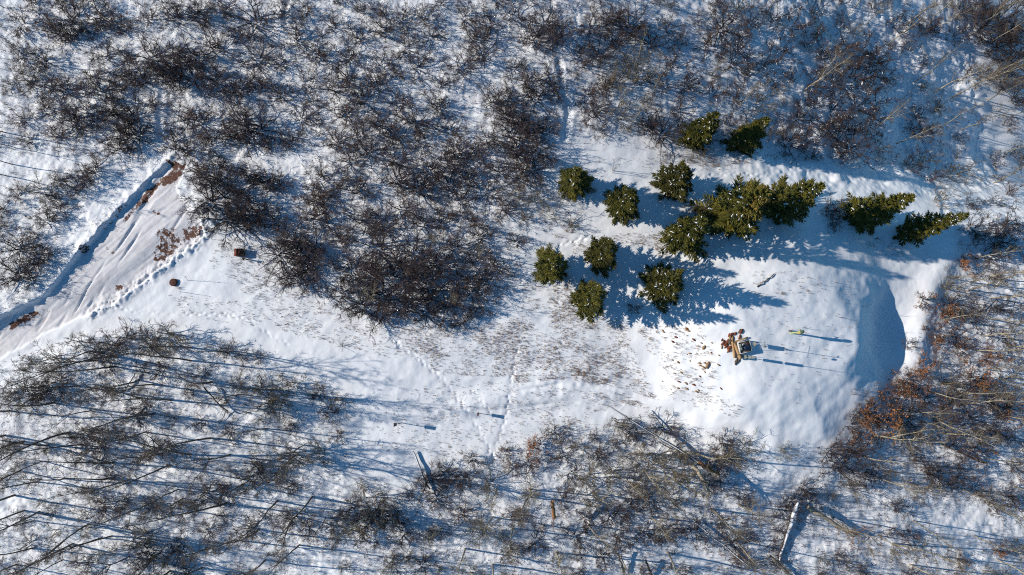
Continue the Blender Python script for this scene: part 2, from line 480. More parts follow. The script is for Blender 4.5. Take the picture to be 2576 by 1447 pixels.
# ------------------------------------------------------------------ ground and road
def build_ground():
    nx, ny = GX.shape
    V = np.stack([GX, GY, GZ], -1).reshape(-1, 3)
    idx = np.arange(nx * ny).reshape(nx, ny)
    F = np.stack([idx[:-1, :-1], idx[1:, :-1], idx[1:, 1:], idx[:-1, 1:]], -1).reshape(-1, 4)
    # attributes
    soil = np.full(GX.shape, -2.0)
    def patch(pts, amt=0.9, soft=0.35):
        d = sdist(GX, GY, poly(pts, -0.3))
        np.maximum(soil, amt * np.clip(1 - (d + soft * .3) / soft, -2, 1), out=soil)
    patch([(417, 401), (464, 414), (440, 452), (405, 466), (402, 448), (430, 425)], 0.85, 0.35)
    patch([(330, 515), (360, 478), (405, 440), (408, 452), (366, 492), (336, 522)], 0.8, 0.3)
    patch([(300, 552), (328, 516), (333, 522), (306, 558)], 0.7, 0.3)
    patch([(392, 575), (430, 572), (440, 600), (470, 598), (440, 625), (402, 655), (375, 655), (385, 620), (395, 600)], 0.62, 0.6)
    patch([(455, 575), (510, 565), (500, 588), (480, 598), (462, 600)], 0.75, 0.35)
    patch([(335, 505), (352, 492), (368, 488), (362, 505), (345, 512)], 0.7, 0.3)
    patch([(372, 525), (395, 522), (400, 540), (380, 540)], 0.55, 0.3)
    patch([(278, 716), (298, 716), (298, 727), (278, 727)], 0.8, 0.25)
    patch([(0, 812), (70, 780), (78, 790), (30, 812), (0, 830)], 0.8, 0.35)
    patch([(85, 778), (102, 772), (100, 782)], 0.7, 0.25)
    patch([(195, 618), (215, 612), (212, 632), (198, 636)], 0.6, 0.3)
    patch([(255, 620), (285, 622), (280, 640), (262, 632)], 0.5, 0.3)
    patch([(360, 485), (380, 475), (378, 490)], 0.6, 0.2)
    road = ss(0.1, -0.4, GR)
    # streaks of earth dragged by the blade
    ca, sa = math.cos(R(40)), math.sin(R(40))
    u = GX * ca + GY * sa; v = -GX * sa + GY * ca
    stk = vnoise(u * 0.12 + 5, v * 5.5)
    np.maximum(soil, np.where(road > 0.5, (stk - 0.40) * 7 - 0.1, -2), out=soil)
    # the left wall of the cut shows earth here and there
    dw, sw, _ = ldist(GX, GY, ROADW)
    np.maximum(soil, np.where((GR < 0.02) & (dw < 0.28) & (sw > 8), 0.28 + 0.8 * vnoise(GX * .5, GY * .5), -2), out=soil)
    litter = GT * (0.55 + 0.9 * fbm(GX, GY, 0.25, 2)) * (1 - road)
    me = mesh_np('ground', V, F, None, M['snow'], True)
    for nm, a in (('soil', soil), ('road', road), ('litter', litter)):
        at = me.attributes.new(nm, 'FLOAT', 'POINT')
        at.data.foreach_set('value', a.astype(np.float32).ravel())
    ground = obj('ground', me); tag(ground, kind='structure')
    # the road is cut out of the sheet as an object of its own
    cen = road.ravel()[F].mean(1) > 0.5
    def sub(name, keep):
        Fk = F[keep]; used = np.unique(Fk); remap = np.full(len(V), -1); remap[used] = np.arange(len(used))
        m2 = mesh_np(name, V[used], remap[Fk], None, M['snow'], True)
        nrm = np.zeros(len(V) * 3, np.float32); me.vertices.foreach_get('normal', nrm)
        for nm, a in (('soil', soil), ('road', road), ('litter', litter)):
            at = m2.attributes.new(nm, 'FLOAT', 'POINT'); at.data.foreach_set('value', a.ravel()[used].astype(np.float32))
        m2.normals_split_custom_set_from_vertices(nrm.reshape(-1, 3)[used])
        return m2
    rd = obj('road', sub('road', cen)); tag(rd, kind='structure')
    ground.data = sub('ground', ~cen)
build_ground()

# ------------------------------------------------------------------ woody plants
def limb(rng, p, d, L, segs, wob, up):
    pts = [tuple(p)]; d = Vector(d).normalized(); q = Vector(p)
    for i in range(segs):
        d = (d + Vector((rng.gauss(0, wob), rng.gauss(0, wob), rng.gauss(0, wob * 0.7) + up))).normalized()
        q = q + d * (L / segs)
        pts.append(tuple(q))
    return pts

def along(pts, t):
    k = t * (len(pts) - 1); i = min(int(k), len(pts) - 2); f = k - i
    a = Vector(pts[i]); b = Vector(pts[i + 1])
    return a.lerp(b, f), (b - a).normalized()

def side(rng, d, spread):
    d = Vector(d)
    a = d.orthogonal().normalized(); b = d.cross(a)
    ph = rng.uniform(0, 2 * PI)
    v = a * math.cos(ph) + b * math.sin(ph)
    return (d * math.cos(spread) + v * math.sin(spread)).normalized()

def shrub_proto(seed, stems=9, Rr=1.6, hh=2.6, crooked=0.22, twr=0.010, dens=1.0, leaf=0.0, snow=0, tilt=(15, 52)):
    rng = random.Random(seed)
    S, T, Lf, Sn = MB(), MB(), MB(), MB()
    for i in range(stems):
        az = 2 * PI * (i + rng.random()) / stems
        tl = R(rng.uniform(*tilt))
        d = (math.sin(tl) * math.cos(az), math.sin(tl) * math.sin(az), math.cos(tl))
        b = (math.cos(az) * rng.uniform(0, .4), math.sin(az) * rng.uniform(0, .4), -0.05)
        L = hh * rng.uniform(0.7, 1.1)
        pts = limb(rng, b, d, L, 8, crooked, 0.03)
        r0 = rng.uniform(0.028, 0.050)
        S.tube(pts, [r0 * (1 - 0.75 * k / 8) for k in range(9)], 4)
        for k in range(int(7 * dens + .5)):
            t = rng.uniform(0.22, 0.98)
            p, dd = along(pts, t)
            d2 = side(rng, dd, R(rng.uniform(30, 70)))
            L2 = rng.uniform(0.35, 0.95) * (1.15 - 0.5 * t) * Rr / 1.6
            p2 = limb(rng, p, d2, L2, 4, crooked * 1.1, 0.06)
            S.tube(p2, [0.017, 0.015, 0.013, 0.011, 0.009], 3)
            if snow and rng.random() < snow:
                c, _ = along(p2, .5)
                Sn.blob((c.x, c.y, c.z + .02), (L2 * .26, .028, .025), rng, Matrix.Rotation(math.atan2(d2.y, d2.x), 3, 'Z'), 5, 3)
            for q in range(int(7 * dens + .5)):
                p3, d3 = along(p2, rng.uniform(0.15, 1.0))
                d4 = side(rng, d3, R(rng.uniform(20, 65)))
                L3 = rng.uniform(0.18, 0.42)
                p4 = limb(rng, p3, d4, L3, 2, 0.2, 0.10)
                T.tube(p4, [twr, twr * .85, twr * .6], 3)
                for w in range(2):
                    p5, d5 = along(p4, rng.uniform(0.2, 0.95))
                    d6 = side(rng, d5, R(rng.uniform(25, 60)))
                    L4 = rng.uniform(0.10, 0.22)
                    e = p5 + d6 * L4
                    T.tube([tuple(p5), tuple(e)], [twr * .75, twr * .45], 3)
                    if leaf and rng.random() < leaf:
                        for _ in range(2):
                            c = p5.lerp(e, rng.random()); s_ = rng.uniform(.03, .062)
                            a = Vector((rng.gauss(0, 1), rng.gauss(0, 1), rng.gauss(0, .6))).normalized() * s_
                            bb = a.orthogonal().normalized() * s_ * .7
                            Lf.quad(tuple(c - a), tuple(c + bb), tuple(c + a), tuple(c - bb))
    return S, T, Lf, Sn

def aspen_proto(seed, h=11.0, pale=True, spread=1.0, fork=False, dens=1.0, r0=0.10):
    rng = random.Random(seed)
    S, T = MB(), MB()
    trunks = []
    pts = limb(rng, (0, 0, -0.2), (rng.gauss(0, .05), rng.gauss(0, .05), 1), h, 14, 0.045, 0.02)
    trunks.append((pts, r0, 0.32))
    if fork:
        p, d = along(pts, 0.35)
        trunks.append((limb(rng, p, side(rng, d, R(22)), h * .55, 9, 0.05, 0.05), r0 * .6, 0.1))
    for pts, r, lo in trunks:
        n = len(pts) - 1
        S.tube(pts, [max(0.012, r * (1 - 0.88 * (k / n) ** 0.9)) for k in range(n + 1)], 6)
        L_all = h if pts is trunks[0][0] else h * .55
        nb = int(26 * dens * L_all / 11)
        for k in range(nb):
            t = lo + (1 - lo) * (k + rng.random()) / nb
            t = min(t, 0.99)
            p, d = along(pts, t)
            az = rng.uniform(0, 2 * PI); el = R(rng.uniform(20, 50))
            d2 = Vector((math.cos(az) * math.cos(el), math.sin(az) * math.cos(el), math.sin(el)))
            env = 0.45 + 1.0 * math.sin(PI * min(1, (t - lo) / (1 - lo) * 0.8 + .25))
            L2 = rng.uniform(0.55, 1.1) * env * spread
            p2 = limb(rng, p, d2, L2, 5, 0.13, 0.10)
            rb = 0.010 + 0.010 * L2
            S.tube(p2, [rb * (1 - .14 * i) for i in range(6)], 3)
            for q in range(int(5 + 4 * L2)):
                p3, d3 = along(p2, rng.uniform(0.15, 1.0))
                d4 = side(rng, d3, R(rng.uniform(25, 60)))
                L3 = rng.uniform(0.2, 0.5)
                p4 = limb(rng, p3, d4, L3, 2, 0.15, 0.12)
                T.tube(p4, [0.010, 0.008, 0.006], 3)
                for w in range(2):
                    p5, d5 = along(p4, rng.uniform(0.2, 0.95))
                    e = p5 + side(rng, d5, R(rng.uniform(25, 60))) * rng.uniform(0.12, 0.25)
                    T.tube([tuple(p5), tuple(e)], [0.007, 0.005], 3)
    return S, T

def spruce_proto(seed, h=8.0, Rr=1.9, cones=False, snow=0.25, dens=1.0):
    rng = random.Random(seed)
    T, N, Sn, Cn = MB(), MB(), MB(), MB()
    T.tube([(0, 0, -0.2), (0, 0, h * .5), (0, 0, h)], [0.14, 0.09, 0.015], 7)
    sec = [rng.uniform(0.70, 1.18) for _ in range(9)]
    z = 0.35; az0 = 0
    while z < h - 0.12:
        f = z / h
        env = Rr * (1 - f) ** 0.78 * (0.86 if f < .06 else 1.0) + 0.10
        nb = max(4, int(8.0 * dens * (0.55 + 0.45 * (1 - f))))
        az0 += 2.4
        for i in range(nb):
            az = az0 + 2 * PI * (i + rng.uniform(-.25, .25)) / nb
            sk = sec[int((az % (2 * PI)) / (2 * PI) * 9) % 9]
            L = env * sk * rng.choice((.62, .8, .92, 1.0, 1.12)) * rng.uniform(.93, 1.07)
            el0 = R(-16 + 52 * f + rng.uniform(-8, 8))
            d = Vector((math.cos(az) * math.cos(el0), math.sin(az) * math.cos(el0), math.sin(el0)))
            pts = limb(rng, (0, 0, z + rng.uniform(-.08, .08)), d, L, 5, 0.05, 0.05)
            T.tube(pts, [0.022, .018, .015, .012, .009, .006], 3)
            ns = int(8 + 13 * L)
            for k in range(ns):
                t = 0.18 + 0.82 * (k + rng.random()) / ns
                t = min(t, .99)
                p, dd = along(pts, t)
                sgn = 1 if k % 2 else -1
                hz = Vector((-dd.y, dd.x, 0)) * sgn
                ww = R(rng.uniform(35, 60))
                d2 = (dd * math.cos(ww) + hz * math.sin(ww) + Vector((0, 0, rng.uniform(-.45, .22)))).normalized()
                L2 = (0.16 + 0.30 * L * (1.05 - t) ** .8) * rng.uniform(.8, 1.2)
                if k >= ns - 2: d2 = (dd + Vector((0, 0, .2))).normalized(); L2 = .22
                mid = p + d2 * L2 * .55; end = p + d2 * L2
                rr = rng.uniform(.036, .060)
                N.tube([tuple(p), tuple(mid), tuple(end)], [rr * .6, rr, rr * .25], 4)
                for _ in range(3):
                    c = p.lerp(end, rng.uniform(.25, 1.0))
                    a = Vector((rng.gauss(0, 1), rng.gauss(0, 1), rng.gauss(.2, .8))).normalized()
                    e = c + (a * .7 + d2 * .6).normalized() * rng.uniform(.08, .14)
                    w = a.orthogonal().normalized() * .018
                    N.quad(tuple(c - w), tuple(c + w), tuple(e + w * .4), tuple(e - w * .4))
                if cones and f > .5 and rng.random() < .8 and math.cos(az - 0.6) > -.3:
                    Cn.tube([tuple(end), tuple(end + Vector((0, 0, -.05))), tuple(end + Vector((0, 0, -.13)))], [.02, .045, .02], 5)
                    Cn.tube([tuple(mid), tuple(mid + Vector((.02, 0, .05)))], [.03, .015], 4)
            if f < .9 and rng.random() < snow:
                t = rng.uniform(.35, .92)
                p, dd = along(pts, t)
                rot = Matrix.Rotation(math.atan2(dd.y, dd.x), 3, 'Z')
                s_ = rng.uniform(.5, 1.15)
                Sn.blob((p.x, p.y, p.z + .055), (.22 * s_, .06 * s_, .035), rng, rot, 7, 4, .4)
                for _ in range(2):
                    Sn.blob((p.x + rng.gauss(0, .16), p.y + rng.gauss(0, .16), p.z + .05), (.06 * s_, .04 * s_, .025), rng, rot, 5, 3, .3)
        z += 0.34 * (1.0 if f < .7 else .8) / dens
    N.tube([(0, 0, h - .3), (0, 0, h + .1), (0, 0, h + .35)], [.06, .05, .01], 4)
    return T, N, Sn, Cn

# prototypes: a dict of parts -> mesh
def parts_of(name, spec):
    return [(pn, b.mesh(name + '_' + pn, M[mt], sm)) for pn, b, mt, sm in spec if b.n]

OAK = []
for sd in range(8):
    S, T, Lf, Sn = shrub_proto(100 + sd, stems=random.Random(sd).choice((10, 12, 13)), hh=2.3, crooked=0.27, tilt=((18, 58) if sd % 2 else (25, 68)), dens=0.84, twr=0.0105, leaf=0.04)
    OAK.append(parts_of('oak%d' % sd, [('stems', S, 'oak_stem', False), ('twigs', T, 'oak_twig', False), ('leaves', Lf, 'brown_leaf', False)]))
DARK = []
for sd in range(4):
    S, T, Lf, Sn = shrub_proto(200 + sd, stems=13, crooked=0.18, hh=2.4, tilt=(14, 62), dens=0.82, twr=0.0105)
    DARK.append(parts_of('dark%d' % sd, [('stems', S, 'oak_stem', False), ('twigs', T, 'dark_twig', False)]))
SNOWY = []
for sd in range(4):
    S, T, Lf, Sn = shrub_proto(300 + sd, stems=9, crooked=0.24, dens=0.9, snow=0.22, leaf=0.08)
    SNOWY.append(parts_of('snowy%d' % sd, [('stems', S, 'oak_stem', False), ('twigs', T, 'oak_twig', False), ('leaves', Lf, 'brown_leaf', False), ('snow', Sn, 'snow_load', True)]))
RUST = []
for sd in range(4):
    S, T, Lf, Sn = shrub_proto(400 + sd, stems=9, crooked=0.22, dens=0.8, hh=2.1, leaf=(0.9, 0.45, 0.75, 0.3)[sd])
    RUST.append(parts_of('rust%d' % sd, [('stems', S, 'oak_stem', False), ('twigs', T, 'oak_twig', False), ('leaves', Lf, 'rust_leaf', False)]))
TAN = []
for sd in range(4):
    S, T, Lf, Sn = shrub_proto(500 + sd, stems=9, crooked=0.13, hh=3.0, tilt=(8, 46), dens=0.8, twr=0.009)
    TAN.append(parts_of('tan%d' % sd, [('stems', S, 'tan_stem', False), ('twigs', T, 'tan_twig', False)]))
ASPG = []; ASPP = []
for sd in range(5):
    S, T = aspen_proto(600 + sd, fork=sd % 2 == 1, dens=0.66, r0=0.075)
    ASPG.append(parts_of('grey_aspen%d' % sd, [('trunk', S, 'shaded_bark', True), ('crown', T, 'aspen_twig', False)]))
for sd in range(4):
    S, T = aspen_proto(700 + sd, h=9.0, fork=sd % 2 == 0, spread=1.2, dens=0.85, r0=0.08)
    ASPP.append(parts_of('pale_aspen%d' % sd, [('trunk', S, 'aspen_bark', True), ('crown', T, 'tan_twig', False)]))
SPRUCE = []
for sd, kw in enumerate((dict(snow=.22, Rr=1.8), dict(snow=.26), dict(snow=.6), dict(snow=.42), dict(h=8.0, cones=True, snow=.45, Rr=2.2, dens=1.05))):
    T, N, Sn, Cn = spruce_proto(800 + sd, **kw)
    SPRUCE.append(parts_of('spruce%d' % sd, [('trunk', T, 'spruce_bark', False), ('crown', N, 'needle', False), ('snow', Sn, 'snow_load', True), ('cones', Cn, 'cone', False)]))

def plant(name, proto, loc, rz, sc, label, cat, group, tilt=(0, 0)):
    e = empty(name, loc, rz)
    e.scale = sc if isinstance(sc, (tuple, list)) else (sc, sc, sc)
    e.rotation_euler = (tilt[0], tilt[1], rz)
    tag(e, label, cat, group)
    for pn, me in proto:
        o = bpy.data.objects.new(pn, me); o.parent = e; C.objects.link(o)
        if pn in ('snow', 'cones', 'leaves'): o['kind'] = 'stuff'
    return e

# ------------------------------------------------------------------ where things are
REGIONS = [  # name boxes in the photo grid, first match wins
    ((0, 0, 300, 130), 'in the top left corner of the thicket'),
    ((300, 0, 600, 130), 'at the upper edge left of the big radial shrub'),
    ((600, 0, 900, 130), 'at the upper edge around the big radial shrub'),
    ((900, 0, 1180, 130), 'at the upper edge left of the curving animal track'),
    ((1180, 0, 1460, 150), 'at the upper edge beside the curving animal track'),
    ((1460, 0, 1720, 150), 'at the upper edge right of the long straight track'),
    ((1720, 0, 2000, 160), 'at the upper edge above the two paired spruces'),
    ((2000, 0, 2300, 160), 'at the upper edge left of the shaded snow lane'),
    ((2300, 0, 2600, 200), 'in the shaded dark wood of the top right corner'),
    ((0, 130, 200, 260), 'by the left edge above the striped open snow'),
    ((0, 260, 200, 380), 'by the left edge just above the long striped shadows'),
    ((200, 130, 400, 230), 'in the thicket well above the ploughed road end'),
    ((400, 130, 600, 260), 'in the dark thicket right of the short footpath'),
    ((600, 130, 820, 260), 'in the thicket below the big radial shrub'),
    ((820, 130, 1080, 260), 'in the upper middle of the oak thicket'),
    ((1080, 150, 1400, 280), 'left of the groove leading down to the spruces'),
    ((1400, 150, 1640, 330), 'right of the groove leading down to the spruces'),
    ((200, 230, 400, 470), 'on the left of the short footpath above the road'),
    ((400, 260, 600, 390), 'just above the dark earth end of the road'),
    ((600, 260, 820, 390), 'above the small snow opening in the thicket'),
    ((820, 260, 1080, 390), 'in the centre of the oak thicket'),
    ((1080, 280, 1240, 420), 'in the thicket left of the dark double clump'),
    ((1240, 280, 1420, 420), 'in the dark double clump left of the open lane'),
    ((0, 380, 200, 560), 'on the left slope above the ploughed road'),
    ((0, 560, 200, 760), 'at the left edge beside the road bank'),
    ((200, 470, 330, 600), 'on the bank left of the ploughed road'),
    ((460, 390, 620, 620), 'right beside the ploughed road berm'),
    ((620, 390, 720, 620), 'on the left rim of the small snow opening'),
    ((720, 390, 900, 520), 'on the right rim of the small snow opening'),
    ((900, 390, 1100, 520), 'in the lower centre of the oak thicket'),
    ((1100, 420, 1290, 560), 'between the thicket centre and the leftmost spruces'),
    ((1290, 400, 1400, 620), 'in sparse brush beside the leftmost spruces'),
    ((600, 520, 820, 760), 'in the dark round clump right of the rusty box'),
    ((720, 520, 900, 640), 'above the dark round clump'),
    ((820, 640, 980, 860), 'on the lower left rim of the thicket over the clearing'),
    ((900, 520, 1100, 640), 'in the thicket above the large dark rim clump'),
    ((980, 640, 1150, 860), 'in the large dark rim clump over the clearing'),
    ((1100, 560, 1360, 860), 'on the right rim of the thicket facing the spruces'),
    ((1640, 160, 1900, 300), 'just above the two paired spruces'),
    ((1580, 280, 1720, 400), 'left of the two paired spruces'),
    ((1900, 160, 2120, 300), 'in the snowy brush above right of the paired spruces'),
    ((1900, 290, 2250, 420), 'in the shaded brush right of the paired spruces'),
    ((2120, 160, 2330, 320), 'in the snowy brush left of the shaded snow lane'),
    ((2250, 300, 2600, 420), 'on the shaded slope below the snow lane'),
    ((2330, 200, 2600, 300), 'beside the shaded snow lane'),
    ((2200, 380, 2420, 480), 'on the snow point above the rightmost spruce'),
    ((2380, 420, 2600, 560), 'at the right edge above the rightmost spruce'),
    ((2380, 560, 2600, 720), 'at the right edge below the rightmost spruce'),
    ((2300, 720, 2600, 860), 'on the right bank beside the shaded mound side'),
    ((2250, 860, 2600, 1000), 'on the right bank level with the antenna box'),
    ((2100, 960, 2350, 1120), 'at the foot of the mound in the orange brush'),
    ((2350, 1000, 2600, 1180), 'at the right edge below the orange brush'),
    ((2050, 1100, 2300, 1250), 'just below the mound tip above the pale fallen log'),
    ((2300, 1180, 2600, 1300), 'at the lower right edge above the corner'),
    ((2180, 1250, 2600, 1460), 'in the bottom right corner beyond the fallen logs'),
    ((1950, 1230, 2200, 1460), 'among the crossed fallen logs'),
    ((1720, 1080, 1950, 1230), 'right of the long dead leaning pole'),
    ((1500, 1020, 1720, 1180), 'around the long dead leaning pole'),
    ((1270, 1060, 1500, 1200), 'at the clearing edge right of the footprint trail'),
    ((1500, 1180, 1740, 1320), 'below the long dead leaning pole'),
    ((1250, 1200, 1500, 1320), 'right of the footprint trail around the orange snag'),
    ((1740, 1230, 1960, 1460), 'left of the crossed fallen logs'),
    ((1500, 1320, 1740, 1460), 'at the bottom edge left of the thin snowy log'),
    ((1240, 1320, 1500, 1460), 'at the bottom edge right of the footprint trail'),
    ((1020, 1160, 1250, 1310), 'between the snow covered log and the footprint trail'),
    ((1000, 1310, 1250, 1460), 'at the bottom edge left of the footprint trail'),
    ((820, 1180, 1030, 1460), 'in the brush left of the snow covered log'),
    ((550, 820, 900, 980), 'at the clearing edge casting long shadows'),
    ((600, 980, 900, 1130), 'at the wood edge left of the further signpost'),
    ((600, 1130, 860, 1290), 'in the wood below left of the further signpost'),
    ((560, 1290, 860, 1460), 'along the bottom edge in the lower left wood'),
    ((0, 780, 200, 960), 'at the left edge below the road'),
    ((200, 780, 380, 940), 'just below the footprints along the road'),
    ((380, 800, 560, 940), 'at the clearing edge below the round lid'),
    ((0, 960, 200, 1100), 'at the left edge in the upper lower left wood'),
    ((200, 940, 400, 1100), 'in the upper part of the lower left wood'),
    ((400, 940, 600, 1100), 'in the upper right part of the lower left wood'),
    ((0, 1100, 200, 1250), 'at the left edge in the middle of the wood'),
    ((200, 1100, 400, 1250), 'in the middle of the lower left wood'),
    ((400, 1100, 600, 1250), 'in the middle right of the lower left wood'),
    ((0, 1250, 200, 1460), 'in the bottom left corner of the wood'),
    ((200, 1250, 400, 1460), 'at the bottom edge of the lower left wood'),
    ((400, 1250, 600, 1460), 'at the bottom edge right in the lower left wood'),
]
def where(px, py):
    px = min(max(px, 1), 2575); py = min(max(py, 1), 1446)
    for (a, b, c, d), s_ in REGIONS:
        if a <= px < c and b <= py < d: return s_
    best = min(REGIONS, key=lambda q: (px - (q[0][0] + q[0][2]) / 2) ** 2 + (py - (q[0][1] + q[0][3]) / 2) ** 2)
    return best[1]

rng = random.Random(11)
